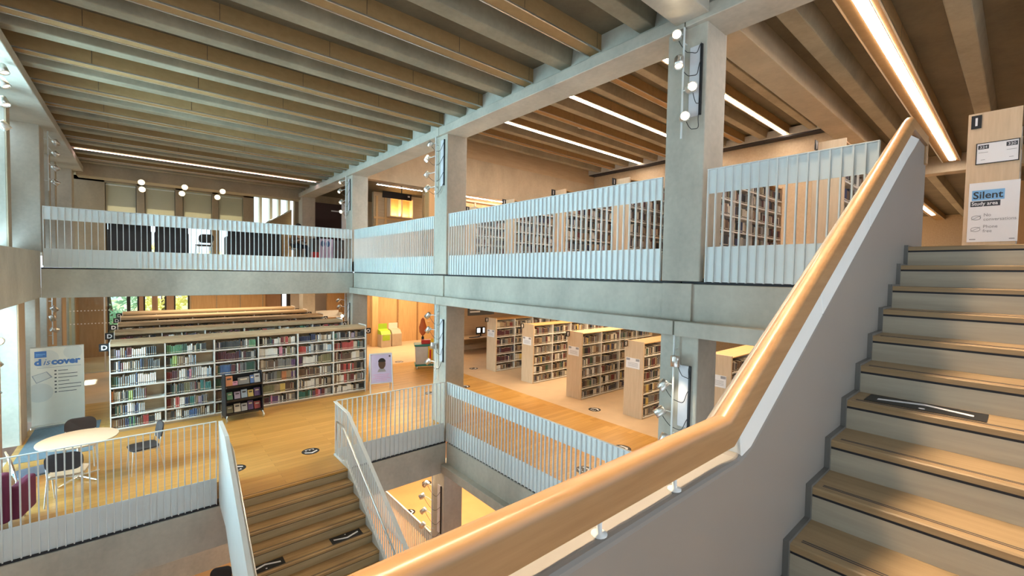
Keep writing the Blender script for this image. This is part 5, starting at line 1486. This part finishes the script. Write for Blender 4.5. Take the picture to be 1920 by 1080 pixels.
for sx in (-1, 1):
    b = MB(); b.lathe([(0.003, -0.008), (0.010, 0.0), (0.003, 0.008)], (sx * 0.032, -0.178, 1.235), 8); b.build('eye', 'ink_dark', ps)
    for k in range(5):
        a = sx * (0.10 - 0.012 * k)
        b = MB(); b.tube([(a, -0.42, 0.765), (a - sx * 0.004, -0.47 - 0.008 * (2 - abs(k - 2)), 0.768), (a - sx * 0.008, -0.50 - 0.010 * (2 - abs(k - 2)), 0.752)], [0.009, 0.008, 0.006], 6); b.build('finger', 'skin', ps)
pc = make_chair('pale chair under the seated person on the far gallery', (pl[0], pl[1] + 0.02, L2F), R_(195), 'beige_seat', 'beige_seat', 'white_steel')
rc = thing('bag', 'red bag standing beside the seated person on the gallery', 'bag', (5.0, 17.45, L2F))
b = MB(); b.prism(rounded_rect(0.26, 0.16, 0.05), 2, 0, 0.36); b.build('body', 'red', rc, 0.02); b = MB(); b.tube([(-0.08, 0, 0.36), (-0.06, 0, 0.50), (0.06, 0, 0.50), (0.08, 0, 0.36)], 0.01, 6); b.build('handle', 'black_paint', rc)

# ------------------------------------------------------------------ glass partition beside the white bookcases
gp_ = thing('glass_partition', 'clear glass partition with two dotted lines by the rear bookcases', 'partition', (-1.3, 20.95, 0))
b = MB(); b.box(-0.65, 0.62, -0.006, 0.006, 0.02, 2.7); b.build('pane', 'glass', gp_)
b = MB(); b.box(0.25, 0.29, -0.03, 0.03, 0, 2.75); b.box(-0.65, 0.62, -0.02, 0.02, 0, 0.02); b.build('post', 'white_steel', gp_)
b = MB()
for z in (1.72, 2.17):
    for k in range(14): b.box(-0.60 + k * 0.088, -0.565 + k * 0.088, -0.008, -0.006, z, z + 0.035)
b.build('dotted_line', 'sign_white', gp_)
# dark chair on the lower floor and grey wall base
lc = make_chair('black chair on the lower floor at the foot of the void', (1.25, 11.6, L0F), R_(160), 'black_paint', 'black_paint', 'black_paint', True)

# ------------------------------------------------------------------ trees beyond the end windows
def tree(label, loc, h, mat):
    o = thing('tree', label, 'tree', loc)
    b = MB(); b.tube([(0, 0, 0), (0.05, 0, h * 0.3), (-0.05, 0.1, h * 0.6)], [0.18, 0.14, 0.07], 8); b.build('trunk', 'bark', o)
    r_ = random.Random(int(loc[0] * 10) + 3); b = MB()
    for k in range(900):
        a = r_.uniform(0, 6.283); u = r_.uniform(-1, 1); rr = r_.uniform(0.6, 1.0) ** 0.5
        c = Vector((math.cos(a) * math.sqrt(1 - u * u) * 1.45 * rr, math.sin(a) * math.sqrt(1 - u * u) * 1.45 * rr, h * 0.62 + u * h * 0.40 * rr))
        s_ = r_.uniform(0.10, 0.26); q = Matrix.Rotation(r_.uniform(0, 6.28), 3, Vector((r_.random() + .1, r_.random(), r_.random())))
        b.add([c + q @ Vector(v) * s_ for v in ((-1, 0, 0), (0, -0.5, 0.1), (1, 0, 0), (0, 0.5, 0.1))], [(0, 1, 2, 3)])
    f_ = b.build('foliage', mat, o); f_['kind'] = 'stuff'
    return o
tree('blue-green tree outside the end window nearest the glass partition', (-1.3, 29.5, -0.3), 5.0, 'leaf_green')
tree('yellow autumn tree outside the second end window', (0.9, 31.8, -0.3), 5.4, 'leaf_yellow')
tree('yellow-green tree outside the end window next to the oak lining', (3.4, 34.5, -0.3), 5.0, 'leaf_yellow')
b = MB(); b.box(-30, 40, 26.2, 70, -0.5, -0.3); o = struct('ground_lawn', b, 'lawn')
